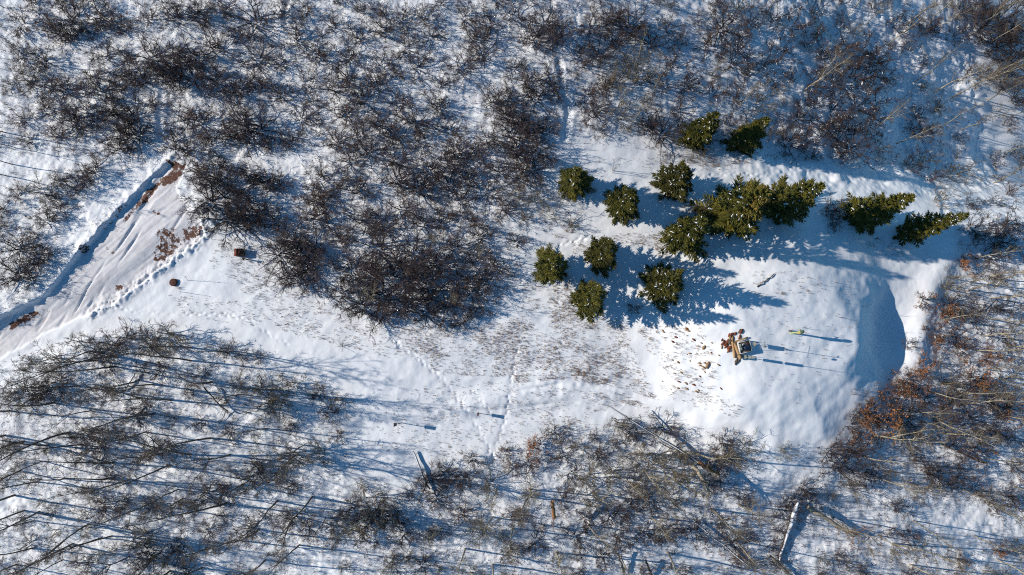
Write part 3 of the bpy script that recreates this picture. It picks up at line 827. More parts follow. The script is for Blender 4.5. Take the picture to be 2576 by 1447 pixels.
# big clumps read off the photo: x, y, crown radius (photo grid units), kind
BIG = [
 (40,50,38,'o'),(112,60,42,'o'),(172,38,45,'o'),(232,28,40,'o'),(268,44,34,'o'),(150,82,40,'o'),(215,72,38,'o'),(300,58,34,'o'),
 (362,35,40,'o'),(430,32,45,'d'),(482,22,40,'d'),(505,45,34,'o'),(635,45,60,'d'),(565,20,30,'o'),(760,14,34,'o'),(830,52,34,'o'),
 (34,130,34,'o'),(92,150,42,'o'),(160,88,36,'o'),(252,128,36,'o'),(372,140,52,'d'),(420,155,46,'d'),(470,130,46,'o'),(530,112,44,'o'),
 (640,142,50,'d'),(705,150,36,'o'),(742,92,42,'o'),(800,130,40,'o'),(585,85,30,'o'),(60,200,38,'o'),(110,208,40,'o'),(152,220,44,'o'),
 (220,188,38,'o'),(244,222,44,'o'),(300,178,38,'o'),(345,192,44,'o'),(425,185,60,'d'),(475,185,55,'d'),(525,190,44,'o'),(562,216,44,'o'),
 (600,222,38,'o'),(652,212,40,'o'),(702,232,40,'o'),(762,200,40,'o'),(835,215,44,'o'),(100,270,36,'o'),(172,292,42,'d'),(202,268,36,'o'),
 (272,270,38,'o'),(312,292,54,'d'),(332,332,48,'d'),(296,335,42,'d'),(282,368,40,'o'),(180,322,36,'o'),(130,332,36,'o'),(224,300,34,'o'),
 (462,292,46,'o'),(502,300,38,'o'),(602,298,52,'d'),(645,318,48,'d'),(622,350,46,'o'),(565,330,42,'o'),(752,292,40,'o'),(722,350,38,'o'),
 (430,350,40,'o'),(455,372,38,'o'),(220,420,40,'o'),(205,450,34,'o'),(170,465,32,'o'),(490,430,44,'o'),(535,410,34,'o'),(530,455,44,'d'),
 (520,505,58,'d'),(575,490,58,'d'),(560,545,56,'d'),(610,560,50,'d'),(640,530,48,'o'),(690,460,38,'o'),(655,445,44,'o'),(615,430,40,'o'),
 (680,555,40,'o'),(720,600,46,'d'),(700,640,48,'d'),(745,640,60,'d'),(770,680,56,'d'),(740,700,44,'d'),(790,620,40,'d'),
 (800,440,40,'o'),(830,480,42,'o'),(790,500,44,'o'),(770,540,42,'o'),(820,560,42,'o'),(860,600,42,'o'),(900,470,44,'o'),(880,400,44,'o'),
 (840,350,40,'o'),(900,340,42,'o'),(940,300,40,'o'),(860,280,44,'o'),(900,240,44,'d'),(870,185,44,'d'),(940,200,44,'d'),(960,150,40,'o'),
 (870,130,42,'o'),(900,80,40,'o'),(960,60,40,'o'),(1010,40,34,'o'),(1060,30,34,'o'),(1080,80,36,'o'),(1020,110,38,'o'),(1050,160,38,'o'),
 (930,380,46,'o'),(990,400,46,'o'),(1000,450,48,'o'),(1050,470,46,'d'),(1080,430,44,'d'),(1120,400,44,'d'),(1150,380,40,'o'),(1130,460,46,'d'),
 (1180,440,38,'o'),(1160,500,40,'o'),(1010,520,44,'o'),(960,560,46,'o'),(910,550,44,'o'),(1060,560,44,'d'),(1110,560,36,'o'),(940,620,56,'d'),
 (880,680,50,'d'),(930,690,52,'d'),(990,660,54,'d'),(1040,640,56,'d'),(1090,660,50,'d'),(1020,700,56,'d'),(1075,720,58,'d'),(860,740,42,'d'),
 (905,770,48,'d'),(955,740,58,'d'),(950,790,44,'o'),(1010,770,50,'d'),(1070,785,52,'d'),(1120,760,48,'d'),(1150,700,48,'d'),(1190,740,44,'o'),
 (1230,710,42,'d'),(1250,670,40,'o'),(1190,650,42,'o'),(1140,620,42,'o'),(1210,590,36,'o'),
 (1000,250,42,'o'),(1040,300,44,'o'),(980,330,40,'o'),(1060,350,40,'o'),(1100,260,38,'o'),(1130,320,38,'o'),(1110,200,36,'o'),
 (1160,160,42,'d'),(1210,130,44,'d'),(1190,80,40,'o'),(1230,50,40,'o'),(1170,30,38,'o'),(1300,30,40,'o'),(1375,50,54,'d'),(1400,85,50,'d'),
 (1350,90,48,'d'),(1330,200,38,'o'),(1385,180,36,'s'),(1350,240,44,'d'),(1390,210,40,'o'),(1240,250,44,'d'),(1290,240,36,'o'),(1270,280,42,'d'),
 (1310,300,44,'d'),(1290,330,46,'d'),(1335,330,40,'d'),(1300,370,48,'d'),(1350,380,46,'o'),(1340,420,46,'d'),(1310,440,40,'o'),(1230,340,38,'o'),
 (1200,380,38,'o'),(1250,420,38,'o'),(1230,480,38,'o'),(1270,520,36,'o'),
 (1540,40,54,'d'),(1590,60,50,'d'),(1555,100,44,'o'),(1490,60,38,'o'),(1510,130,42,'d'),(1470,150,34,'o'),(1640,100,42,'o'),(1690,60,38,'s'),
 (1500,270,42,'o'),(1520,210,36,'o'),(1480,230,30,'o'),(1560,280,36,'t'),(1600,190,60,'t'),(1550,200,50,'t'),(1660,200,40,'s'),
 (1670,330,52,'d'),(1640,300,34,'o'),(1720,270,36,'s'),(1740,200,36,'o'),(1700,150,38,'s'),(1830,60,56,'d'),(1800,110,48,'s'),(1860,110,44,'s'),
 (1900,50,40,'s'),(1960,40,44,'s'),(2010,50,44,'s'),(2060,20,40,'s'),(1850,150,40,'s'),(1890,170,36,'s'),(1940,140,40,'s'),(1980,110,34,'s'),
 (1800,230,40,'s'),(1860,240,40,'s'),(1920,250,42,'t'),(1960,200,34,'s'),(2080,130,44,'s'),(2130,110,44,'s'),(2180,120,44,'s'),(2220,140,40,'s'),
 (2110,190,50,'d'),(2160,190,50,'s'),(2200,180,46,'s'),(2060,200,40,'s'),(2040,250,36,'s'),(2110,270,46,'s'),(2170,260,44,'s'),(2220,250,36,'s'),
 (2020,290,46,'s'),(2080,310,48,'s'),(2140,320,48,'s'),(2200,310,40,'s'),(1990,345,46,'d'),(2040,350,38,'s'),(2150,370,46,'d'),(2110,350,40,'s'),
 (2290,110,28,'s'),(2340,70,28,'o'),(2260,50,34,'s'),(2360,60,28,'o'),
 (2480,60,50,'d'),(2530,40,56,'d'),(2560,90,56,'d'),(2520,110,50,'d'),(2560,150,50,'d'),(2540,190,44,'d'),(2570,240,40,'d'),(2440,20,40,'d'),(2490,10,44,'d'),
 (2355,440,26,'d'),(2420,430,44,'t'),(2300,410,28,'d'),(2330,400,30,'t'),(2370,500,34,'t'),
 (2470,570,40,'o'),(2530,600,44,'o'),(2500,640,44,'o'),(2560,560,40,'o'),(2560,480,34,'o'),
 (2400,720,38,'t'),(2420,760,34,'o'),(2390,790,34,'r'),(2460,800,40,'o'),(2520,770,40,'o'),(2540,850,40,'o'),(2350,830,26,'r'),(2370,860,30,'r'),
 (2420,850,38,'r'),(2440,880,34,'r'),(2500,900,40,'r'),(2390,960,48,'t'),(2330,930,34,'r'),(2310,960,40,'r'),(2290,985,44,'r'),(2250,1000,48,'r'),
 (2210,1030,50,'r'),(2240,1060,52,'r'),(2190,1070,46,'r'),(2300,1060,52,'o'),(2350,1010,50,'r'),(2160,1075,40,'o'),(2170,1110,34,'r'),(2300,1110,44,'o'),
 (2420,1000,50,'o'),(2470,960,50,'r'),(2540,960,50,'t'),(2510,1010,52,'o'),(2560,1030,50,'r'),(2460,1060,52,'d'),(2380,1070,46,'o'),(2520,1090,46,'o'),
 (2480,1140,46,'r'),(2420,1130,38,'o'),(2110,1140,46,'o'),(2160,1150,50,'o'),(2130,1180,50,'d'),(2190,1190,44,'o'),(2150,1230,40,'t'),(2380,1200,48,'d'),
 (2350,1190,40,'o'),(2430,1200,40,'o'),(2270,1280,30,'d'),(2560,1250,44,'o'),(2520,1270,40,'o'),(2040,1240,38,'d'),(1980,1290,36,'d'),(2010,1270,34,'d'),
 (1560,1070,40,'t'),(1600,1090,44,'o'),(1640,1100,50,'d'),(1680,1080,44,'d'),(1700,1140,52,'t'),(1740,1180,58,'t'),(1690,1190,52,'t'),(1640,1150,50,'t'),
 (1590,1150,44,'t'),(1790,1130,34,'d'),(1830,1120,38,'d'),(1850,1160,40,'o'),(1890,1130,38,'t'),(1810,1170,40,'o'),(1800,1220,36,'o'),
 (1395,1090,32,'o'),(1430,1100,36,'o'),(1420,1150,36,'o'),(1470,1130,34,'t'),(1510,1150,34,'o'),(1340,1130,36,'r'),(1330,1170,38,'o'),(1270,1145,26,'r'),
 (1375,1150,30,'r'),(1290,1180,26,'r'),(1540,1200,50,'t'),(1490,1210,52,'t'),(1600,1220,46,'o'),(1480,1260,46,'t'),(1440,1200,38,'o'),(1380,1210,38,'o'),
 (1160,1210,46,'d'),(1120,1200,42,'d'),(1190,1160,34,'o'),(1100,1260,40,'d'),(1080,1210,36,'d'),(1230,1220,46,'t'),(1230,1280,46,'t'),(1200,1330,42,'t'),
 (1160,1300,40,'o'),(950,1260,56,'t'),(930,1310,52,'o'),(980,1300,48,'d'),(900,1350,46,'o'),(950,1370,46,'o'),(1010,1350,42,'o'),(880,1280,40,'o'),
 (1640,1260,46,'o'),(1700,1260,46,'t'),(1590,1280,44,'o'),(1540,1300,44,'o'),(1740,1280,42,'o'),(1560,1360,44,'o'),(1630,1350,44,'o'),(1690,1340,42,'o'),
 (1760,1350,42,'o'),(1820,1320,40,'o'),(1860,1380,42,'o'),(1400,1320,40,'o'),(1450,1360,42,'o'),(1350,1370,40,'o'),(1300,1300,36,'o'),(1290,1390,42,'o'),
 (270,870,48,'o'),(230,890,40,'o'),(300,850,40,'o'),(410,845,50,'t'),(370,860,44,'o'),(440,860,40,'t'),(180,860,40,'t'),(120,905,50,'t'),(390,930,36,'d'),
 (430,940,40,'d'),(500,940,34,'d'),(90,985,50,'d'),(130,965,50,'d'),(60,1000,44,'d'),(350,1020,38,'d'),(330,1050,36,'d'),(470,1030,30,'d'),(210,1100,42,'d'),
 (240,1120,38,'d'),(370,1140,40,'d'),(420,1130,34,'d'),(640,1180,40,'d'),(620,1210,42,'d'),(600,1090,40,'t'),(570,1090,34,'o'),(700,1000,56,'t'),(730,970,40,'t'),
 (670,1020,46,'t'),(740,1150,50,'t'),(800,1150,48,'t'),(770,1190,44,'o'),(650,980,34,'o'),(240,1280,42,'d'),(300,1270,40,'d'),(510,1250,42,'d'),(550,1240,38,'d'),
 (350,1360,52,'t'),(400,1350,46,'t'),(720,1310,38,'o'),(760,1330,38,'o'),(400,1420,48,'t'),(360,1400,48,'d'),(440,1390,44,'o'),(620,1340,36,'o'),(90,1260,40,'o'),
 (850,1010,34,'t'),(820,1040,30,'o'),(560,880,30,'o'),(600,900,26,'o'),
 (30,620,44,'d'),(70,650,42,'o'),(100,640,34,'o'),(20,690,46,'d'),(60,700,34,'o'),(100,550,34,'o'),(130,520,36,'o'),(80,470,36,'t'),(130,450,30,'o'),
 (1440,560,26,'t'),(1350,500,32,'t'),(1300,480,34,'t'),(1420,490,20,'t'),(1390,540,26,'t'),(1320,540,30,'t'),
 (1755,540,34,'d'),(2110,520,34,'o'),(2105,550,28,'o'),(1600,775,18,'o'),
]
KIND = {'o': ('oak_shrub', OAK, 'grey brown bare oak shrub', 'shrub'), 'd': ('dense_shrub', DARK, 'dark dense bare shrub', 'shrub'),
        's': ('snowy_shrub', SNOWY, 'snow dusted oak shrub', 'shrub'), 'r': ('rust_leaved_oak', RUST, 'rust leaved oak shrub', 'shrub'),
        't': ('tan_shrub', TAN, 'tan twigged bare shrub', 'shrub')}
GROUPS = {'o': 'bare oak shrubs in the brush', 'd': 'dark dense shrubs in the brush', 's': 'snow dusted shrubs on the shaded side',
          'r': 'rust leaved oak shrubs', 't': 'tan twiggy shrubs'}

# fill shrubs, kept apart from each other
CLp = [tuple(topx(x, y)) for x, y in CLEAR]
NOGO = [[(0, 385), (235, 395), (230, 420), (110, 470), (0, 460)],
        [(235, 480), (300, 410), (380, 345), (372, 230), (410, 230), (415, 340), (470, 400), (440, 400), (330, 480), (260, 540), (200, 590), (100, 700), (70, 735), (0, 770), (0, 750), (120, 600)],
        [(665, 385), (770, 385), (765, 480), (730, 540), (750, 600), (690, 590), (705, 480), (660, 420)],
        [(1395, 140), (1440, 140), (1450, 340), (1620, 330), (1650, 380), (1400, 400), (1400, 300)],
        [(2360, 120), (2400, 60), (2420, 100), (2490, 260), (2510, 420), (2450, 430), (2420, 300)],
        [(1960, 1180), (2080, 1140), (2060, 1210), (1980, 1230)],
        [(2290, 1300), (2480, 1290), (2500, 1360), (2330, 1370)]]
CLr = [(int(a), int(b)) for a, b in CLp]
RDp = [tuple(topx(x, y)) for x, y in ROAD]
def inside(x, y, pg):
    c = False
    for i in range(len(pg)):
        ax, ay = pg[i]; bx, by = pg[i - 1]
        if (ay > y) != (by > y) and x < (bx - ax) * (y - ay) / (by - ay) + ax: c = not c
    return c
pts_used = [(x, y, r) for x, y, r, _ in BIG]
FILL = []
tries = 0
while tries < 9000 and len(FILL) < 330:
    tries += 1
    x = rng.uniform(-60, 2640); y = rng.uniform(-60, 1500)
    if 1990 < x < 2230 and 1250 < y < 1400: continue
    if inside(x, y, CLr) or inside(x, y, RDp) or any(inside(x, y, g) for g in NOGO): continue
    r = rng.uniform(18, 34)
    if any((x - a) ** 2 + (y - b) ** 2 < (0.62 * (c + r)) ** 2 for a, b, c in pts_used): continue
    top_left = y < 850 and x < 1450
    if x > 1450 and y < 450: k = rng.choice('sssott')
    elif x > 2250 and y > 650: k = rng.choice('orrt')
    elif y > 850 and x < 900:
        if rng.random() < .35: continue
        k = rng.choice('oddt')
    elif y > 850: k = rng.choice('oootdt')
    else: k = rng.choice('oooood')
    if x < 30 and 300 < y < 800: k = 'o'
    pts_used.append((x, y, r)); FILL.append((x, y, r, k))

allsh = BIG + FILL
arr = np.array([(a, b, c) for a, b, c, _ in allsh], float)
W = P(arr[:, 0], arr[:, 1], 1.1)
sel = {}
count = {}
for i, (x, y, r, k) in enumerate(allsh):
    if y > 850 and x < 2050 and i % 7 == 3: continue
    w = W[i]
    dist = math.hypot(w[0], w[1])
    rm = r / FOC * (ALT - w[2]) * (1.05 if y < 850 else 0.9)
    nm, protos, txt, cat = KIND[k]
    if count.get(k, 0) >= 290: continue
    count[k] = count.get(k, 0) + 1
    pr = protos[rng.randrange(len(protos))]
    sx = rm / 1.55
    sz = sx * rng.uniform(0.75, 1.05)
    size = 'broad' if r >= 46 else 'midsize' if r >= 34 else 'small'
    plant(nm, pr, (w[0], w[1], w[2] - 0.03), rng.uniform(0, 2 * PI), (sx, sx, sz), '%s %s %s' % (size, txt, where(x, y)), cat, GROUPS[k])
print('shrubs', len(allsh), count)

# ---- aspens: base position and height
z5 = lambda x, y: (x / 2.458, 859 + y / 2.458)
z7 = lambda x, y: (1717 + x / 2.458, 859 + y / 2.458)
zr = lambda x, y: (2099 + x / 2.528, 572 + y / 2.528)
z3 = lambda x, y: (1717 + x / 3.0, y / 3.0)
z1 = lambda x, y: (x / 3.0, y / 3.0)
GREY = [z5(*p) for p in [(715,155),(600,118),(570,60),(720,95),(1360,140),(1180,40),(1310,250),(950,268),(1060,365),(950,450),(1205,510),(430,565),(480,275),
    (330,378),(60,430),(700,750),(450,755),(1420,700),(1050,765),(670,850),(805,850),(400,850),(270,920),(230,870),(1100,915),(1130,970),(930,1000),(1715,985),
    (1700,1050),(240,1050),(150,1045),(210,1110),(1830,1080),(2010,1090),(1280,1035),(690,1205),(630,1215),(390,1350),(800,1330),(1640,1350),(2000,760),
    (1840,700),(30,580),(260,740),(1880,640),(1650,540),(1000,60),(860,240),(1180,120),(1450,60),(1300,600),(560,430),(600,560),(1500,330),(1700,300),(900,560),(1000,690),
    (1180,700),(560,900),(500,640),(1500,880),(1400,1000),(1600,1160),(1450,1230),(1200,1200),(1000,1300),(550,1130),(450,1250),(200,1280),(100,1380),(700,1400),
    (1250,1400),(1400,1440),(1050,1420),(130,800),(90,950),(60,1200),(300,640),(150,620),(1930,960),(1850,1260)]]
GREY += [z1(*p) for p in [(400,490),(190,1155),(130,1120),(90,1240),(60,1330),(40,1000),(500,700),(60,300),(30,60)]]

PALE = [zr(*p) for p in [(735,320),(860,350),(850,400),(700,585),(980,580),(960,690),(600,1045),(780,1045),(500,1175),(640,1220),(690,1310),(920,190),(1050,330),
    (1000,450),(1100,950),(1050,1200),(950,900),(1100,750),(900,780),(820,1120),(340,1340),(560,1240)]]
PALE += [z7(*p) for p in [(1180,580),(1110,710),(1880,725),(1430,1110),(1210,1200),(1300,1250),(1700,900),(1900,1000),(1600,1330),(1950,1350),(1400,1380),(1800,1200),(2050,900)]]
PALE += [z3(*p) for p in [(1460,970),(1620,1085),(1950,960),(2030,740),(2230,190),(2300,120),(1870,225),(1380,190),(1690,190),(920,680),(2100,980),(2300,760),(2350,1380),
    (1900,700),(1750,620),(2200,640),(2400,560),(2480,880),(1550,330),(2450,1150),(1900,120),(2500,350),(2420,60),(1300,60),(2310,330),(2450,450),(2330,560)]]
PALE += [(1250, 1230), (1330, 1250), (1110, 1330), (1400, 1390), (1000, 1400), (1290, 1330), (1480, 1320), (1620, 1180), (1750, 1140), (1860, 1270), (2090, 1300), (1170, 1380), (2200, 1200), (1555, 270), (1600, 300), (1640, 240), (1490, 1240), (1570, 1200), (1700, 1210), (1240, 1300), (1560, 1400), (1330, 1230), (1640, 1300), (1790, 1280), (930, 1290),
         (1860, 270), (1790, 190), (1210, 640), (1090, 610), (950, 750), (1155, 770), (1240, 1420), (1680, 1390), (1850, 1360)]
def put_aspens(lst, protos, nm, txt, grp, hr, base_h):
    if nm == 'grey_aspen': lst = [q for i, q in enumerate(lst) if i % 6 != 4]
    a = np.array(lst, float); w = P(a[:, 0], a[:, 1])
    for i in range(len(lst)):
        x, y = lst[i]
        h = rng.uniform(*hr)
        if 880 < x < 2000: h *= 0.72 if y < 1000 else 1.12
        if x < 300 and y < 700: h *= 0.7
        s_ = h / base_h
        sxy = s_ * rng.uniform(0.9, 1.15)
        thick = 'tall' if h > hr[0] * .4 + hr[1] * .6 else 'medium' if h > hr[0] else 'short'
        plant(nm, protos[rng.randrange(len(protos))], tuple(w[i]), rng.uniform(0, 2 * PI), (sxy, sxy, s_), '%s %s %s' % (thick, txt, where(x, y)), 'tree', grp,
              (rng.gauss(0, .035), rng.gauss(0, .035)))
put_aspens(GREY, ASPG, 'grey_aspen', 'shade darkened bare aspen', 'bare grey aspens of the left woods', (8.0, 13.0), 11.0)
put_aspens(PALE, ASPP, 'pale_aspen', 'pale trunked bare aspen', 'bare pale aspens of the right and lower woods', (5.6, 9.4), 9.0)

# ---- spruces: base, height, crown radius (photo grid), prototype, label
SPR = [
 ((1748, 350), 7.0, 52, 0, 'left spruce of the pair at the top of the clearing'),
 ((1862, 362), 7.0, 50, 1, 'right spruce of the pair at the top of the clearing'),
 ((1441, 470), 5.2, 50, 1, 'spruce at the upper left of the grove, alone beside the lane'),
 ((1683, 470), 6.0, 54, 2, 'greyer snow speckled spruce behind the grove, near the rail'),
 ((1562, 527), 6.5, 55, 0, 'round spruce second from left in the upper row'),
 ((1702, 602), 8.8, 62, 3, 'snow flecked spruce just left of the largest one'),
 ((1828, 545), 9.6, 86, 4, 'largest spruce of the grove with brown cones at its top'),
 ((1950, 530), 9.4, 66, 3, 'dark spruce touching the right side of the largest one'),
 ((2160, 548), 8.6, 60, 1, 'leaning looking spruce right of the gap, left of the rightmost one'),
 ((2276, 590), 8.8, 46, 0, 'rightmost narrow spruce pointing to the right edge'),
 ((1385, 676), 6.2, 52, 1, 'leftmost spruce of the grove'),
 ((1506, 646), 7.2, 54, 0, 'spruce in the middle of the lower left four'),
 ((1474, 755), 8.8, 56, 0, 'lowest spruce, round and olive green, nearest the open clearing'),
 ((1652, 724), 7.0, 60, 2, 'snowiest open crowned spruce at the lower right of the grove'),
]
for (bx, by), h, r, pk, lab in SPR:
    w = P1(bx, by)
    rm = r / FOC * ALT
    baseR = 2.2 if pk == 4 else 1.9
    plant('spruce_tree', SPRUCE[pk], tuple(w), rng.uniform(0, 2 * PI), (rm / baseR * .98, rm / baseR * .98, h / 8.0), lab, 'tree', 'spruces standing in the clearing')

# ------------------------------------------------------------------ fallen logs and snags
def log(name, a, b, ra, rb, m, label, cat='log', za=0.1, zb=0.1, limbs=0, snow=0, seed=1, limb_m=None):
    r = random.Random(seed)
    A = P1(*a, up=za); B = P1(*b, up=zb); A.z += za; B.z += zb
    e = empty(name, A)
    n = 8
    pts = []
    for i in range(n + 1):
        t = i / n
        p = A.lerp(B, t) - A
        p += Vector((r.gauss(0, .03), r.gauss(0, .03), r.gauss(0, .02)))
        pts.append(tuple(p))
    b_ = MB(); b_.tube(pts, [(ra + (rb - ra) * i / n) * r.uniform(.9, 1.1) for i in range(n + 1)], 8, cap=True)
    b_.build('trunk', M[m], e, smooth=True)
    if limbs:
        lb = MB()
        for k in range(limbs):
            p, d = along(pts, r.uniform(.55, 1.0))
            q = limb(r, p, side(r, d, R(r.uniform(25, 65))), r.uniform(.8, 2.2), 5, .15, .04)
            lb.tube(q, [.045, .036, .028, .02, .014, .01], 5)
            for _ in range(5):
                p3, d3 = along(q, r.uniform(.3, 1)); lb.tube(limb(r, p3, side(r, d3, R(45)), r.uniform(.2, .7), 3, .15, .04), [.014, .011, .009, .006], 3)
        lb.build('limbs', M[limb_m or m], e)
    if snow:
        sb = MB()
        q = [tuple(Vector(p) + Vector((0, 0, (ra + (rb - ra) * i / n) * .75))) for i, p in enumerate(pts)]
        sb.tube(q, [(ra + (rb - ra) * i / n) * .8 * snow * r.uniform(.5, 1.1) for i in range(n + 1)], 7)
        sb.build('snow', M['snow_load'], e, smooth=True)
    tag(e, label, cat)
    return e
log('dead_pole', (1790, 1185), (1530, 1020), .17, .035, 'log_dark', 'long dead pole leaning out of the brush over the clearing', 'dead tree', .3, 2.2, 5, .7, 3)
log('broken_trunk', (1810, 1195), (1758, 1163), .14, .11, 'log_orange', 'barkless orange trunk piece beside the long dead pole', 'log', .9, 1.2, 0, 0, 4)
log('dead_tree', (1745, 1168), (1785, 1235), .17, .09, 'log_pale', 'thick pale stem with spreading limbs below the long dead pole', 'dead tree', 2.0, 2.8, 7, 0, 5)
log('fallen_log', (2006, 1262), (1958, 1412), .19, .13, 'log_dark', 'snow topped fallen log lying almost straight down the slope', 'log', .45, .3, 2, 1.1, 6)
log('fallen_tree', (2033, 1277), (2150, 1348), .21, .14, 'log_pale', 'thick pale fallen tree with branching crown end', 'log', .8, .8, 9, 0, 7, 'log_orange')
log('fallen_log', (1742, 1310), (1890, 1430), .06, .10, 'log_dark', 'thin snow topped log running down to the bottom edge', 'log', .5, .3, 1, .9, 8)
log('fallen_log', (1935, 1398), (1995, 1452), .12, .13, 'log_pale', 'short pale log cut by the bottom edge below the snow topped one', 'log', .5, .5, 0, 0, 9)
log('fallen_log', (1040, 1135), (1078, 1232), .07, .12, 'log_dark', 'snow covered log poking from the shrubs left of the footprint trail', 'log', .25, .3, 3, 1.1, 10)
log('snag', (1390, 1262), (1394, 1302), .14, .16, 'log_orange', 'broken orange topped snag right of the footprint trail', 'snag', 2.6, 1.6, 2, 0, 11)
log('snag', (1553, 1390), (1568, 1440), .10, .12, 'log_pale', 'pale broken snag near the bottom edge', 'snag', .9, .3, 1, 0, 12)
log('snag', (1625, 1410), (1640, 1450), .08, .10, 'log_dark', 'dark stump at the bottom edge right of the pale snag', 'snag', .7, .2, 0, 0, 13)
log('fallen_log', (2358, 1112), (2475, 1165), .06, .10, 'log_dark', 'dark charred log in the brush at the right edge', 'log', .5, .4, 1, .4, 14)
log('fallen_log', (1905, 722), (1948, 690), .05, .04, 'log_dark', 'short dark branch lying on the upper side of the mound', 'log', .05, .1, 0, .4, 15)
log('stick_shadow', (985, 822), (1058, 834), .03, .02, 'log_dark', 'dark strip in place of a thin cast shadow below the large dark clump', 'stick_shadow', .08, .05, 0, 0, 16)  # solid dark strip standing in for a thin cast shadow on the snow
log('fallen_log', (340, 940), (312, 985), .07, .05, 'log_dark', 'short snow covered log in the lower left wood', 'log', .3, .2, 0, 1.2, 17)
log('fallen_log', (512, 975), (575, 1040), .07, .04, 'log_dark', 'dark leaning branch crossing the lower left wood', 'log', .8, .3, 3, 0, 18)

# rail of two thin poles casting lines on the snow
e = empty('young_tree', P1(1541, 432)); b_ = MB(); r_ = random.Random(3)
for k in range(3):
    pts = limb(r_, (r_.gauss(0, .08), r_.gauss(0, .08), -.05), (r_.gauss(0, .1), r_.gauss(0, .1) + .1, 1), 2.6, 6, .06, .02)
    b_.tube(pts, [.022, .02, .017, .014, .011, .009, .006], 4)
    for _ in range(9):
        p, d = along(pts, r_.uniform(.3, 1)); b_.tube(limb(r_, p, side(r_, d, R(40)), r_.uniform(.3, .7), 3, .1, .08), [.010, .008, .006, .005], 3)
b_.build('stems', M['tan_stem'], e)
tag(e, 'thin bare young tree standing alone between two spruces', 'tree')
def sapling(px, py, h, label, seed, m='tan_stem', n=1, lean=0.1):
    e = empty('sapling', P1(px, py)); b_ = MB(); r_ = random.Random(seed)
    for k in range(n):
        pts = limb(r_, (r_.gauss(0, .05), r_.gauss(0, .05), -.05), (r_.gauss(0, lean), r_.gauss(0, lean), 1), h, 5, .06, .02)
        b_.tube(pts, [.02, .017, .014, .011, .008, .005], 4)
        for _ in range(int(4 * h)):
            p, d = along(pts, r_.uniform(.25, 1)); b_.tube(limb(r_, p, side(r_, d, R(45)), r_.uniform(.15, .45), 2, .1, .08), [.008, .006, .004], 3)
    b_.build('stems', M[m], e)
    tag(e, label, 'sapling')
sapling(1505, 408, 1.0, 'tiny bare sapling left of the thin young tree', 21, n=2)
sapling(470, 705, 2.0, 'thin bare sapling right of the round rusty lid', 22, 'oak_stem')
sapling(468, 735, 1.4, 'lower thin bare sapling right of the round rusty lid', 23, 'oak_stem')
sapling(860, 872, .9, 'tiny dark shrub alone in the left clearing', 24, 'oak_stem', 5, .6)
sapling(2112, 800, 1.1, 'small bare sapling on the top of the mound', 25, 'oak_stem')
sapling(2055, 715, .8, 'small bare sapling on the upper edge of the mound', 26, 'oak_stem')
sapling(2170, 770, .7, 'tiny brown sapling by the shaded mound side', 27, 'oak_stem')
sapling(2020, 825, .8, 'little twig standing just above the yellow post', 28, 'oak_stem')
sapling(1190, 1137, 1.2, 'thin dark twig lying out of the snow left of the trail', 29, 'oak_stem', 1, .9)
sapling(990, 1130, 1.0, 'tiny bare twig below the further signpost', 30, 'oak_stem', 1, .5)
sapling(1430, 1075, .8, 'small dry plant at the lower clearing edge', 31, 'tan_stem', 4, .4)

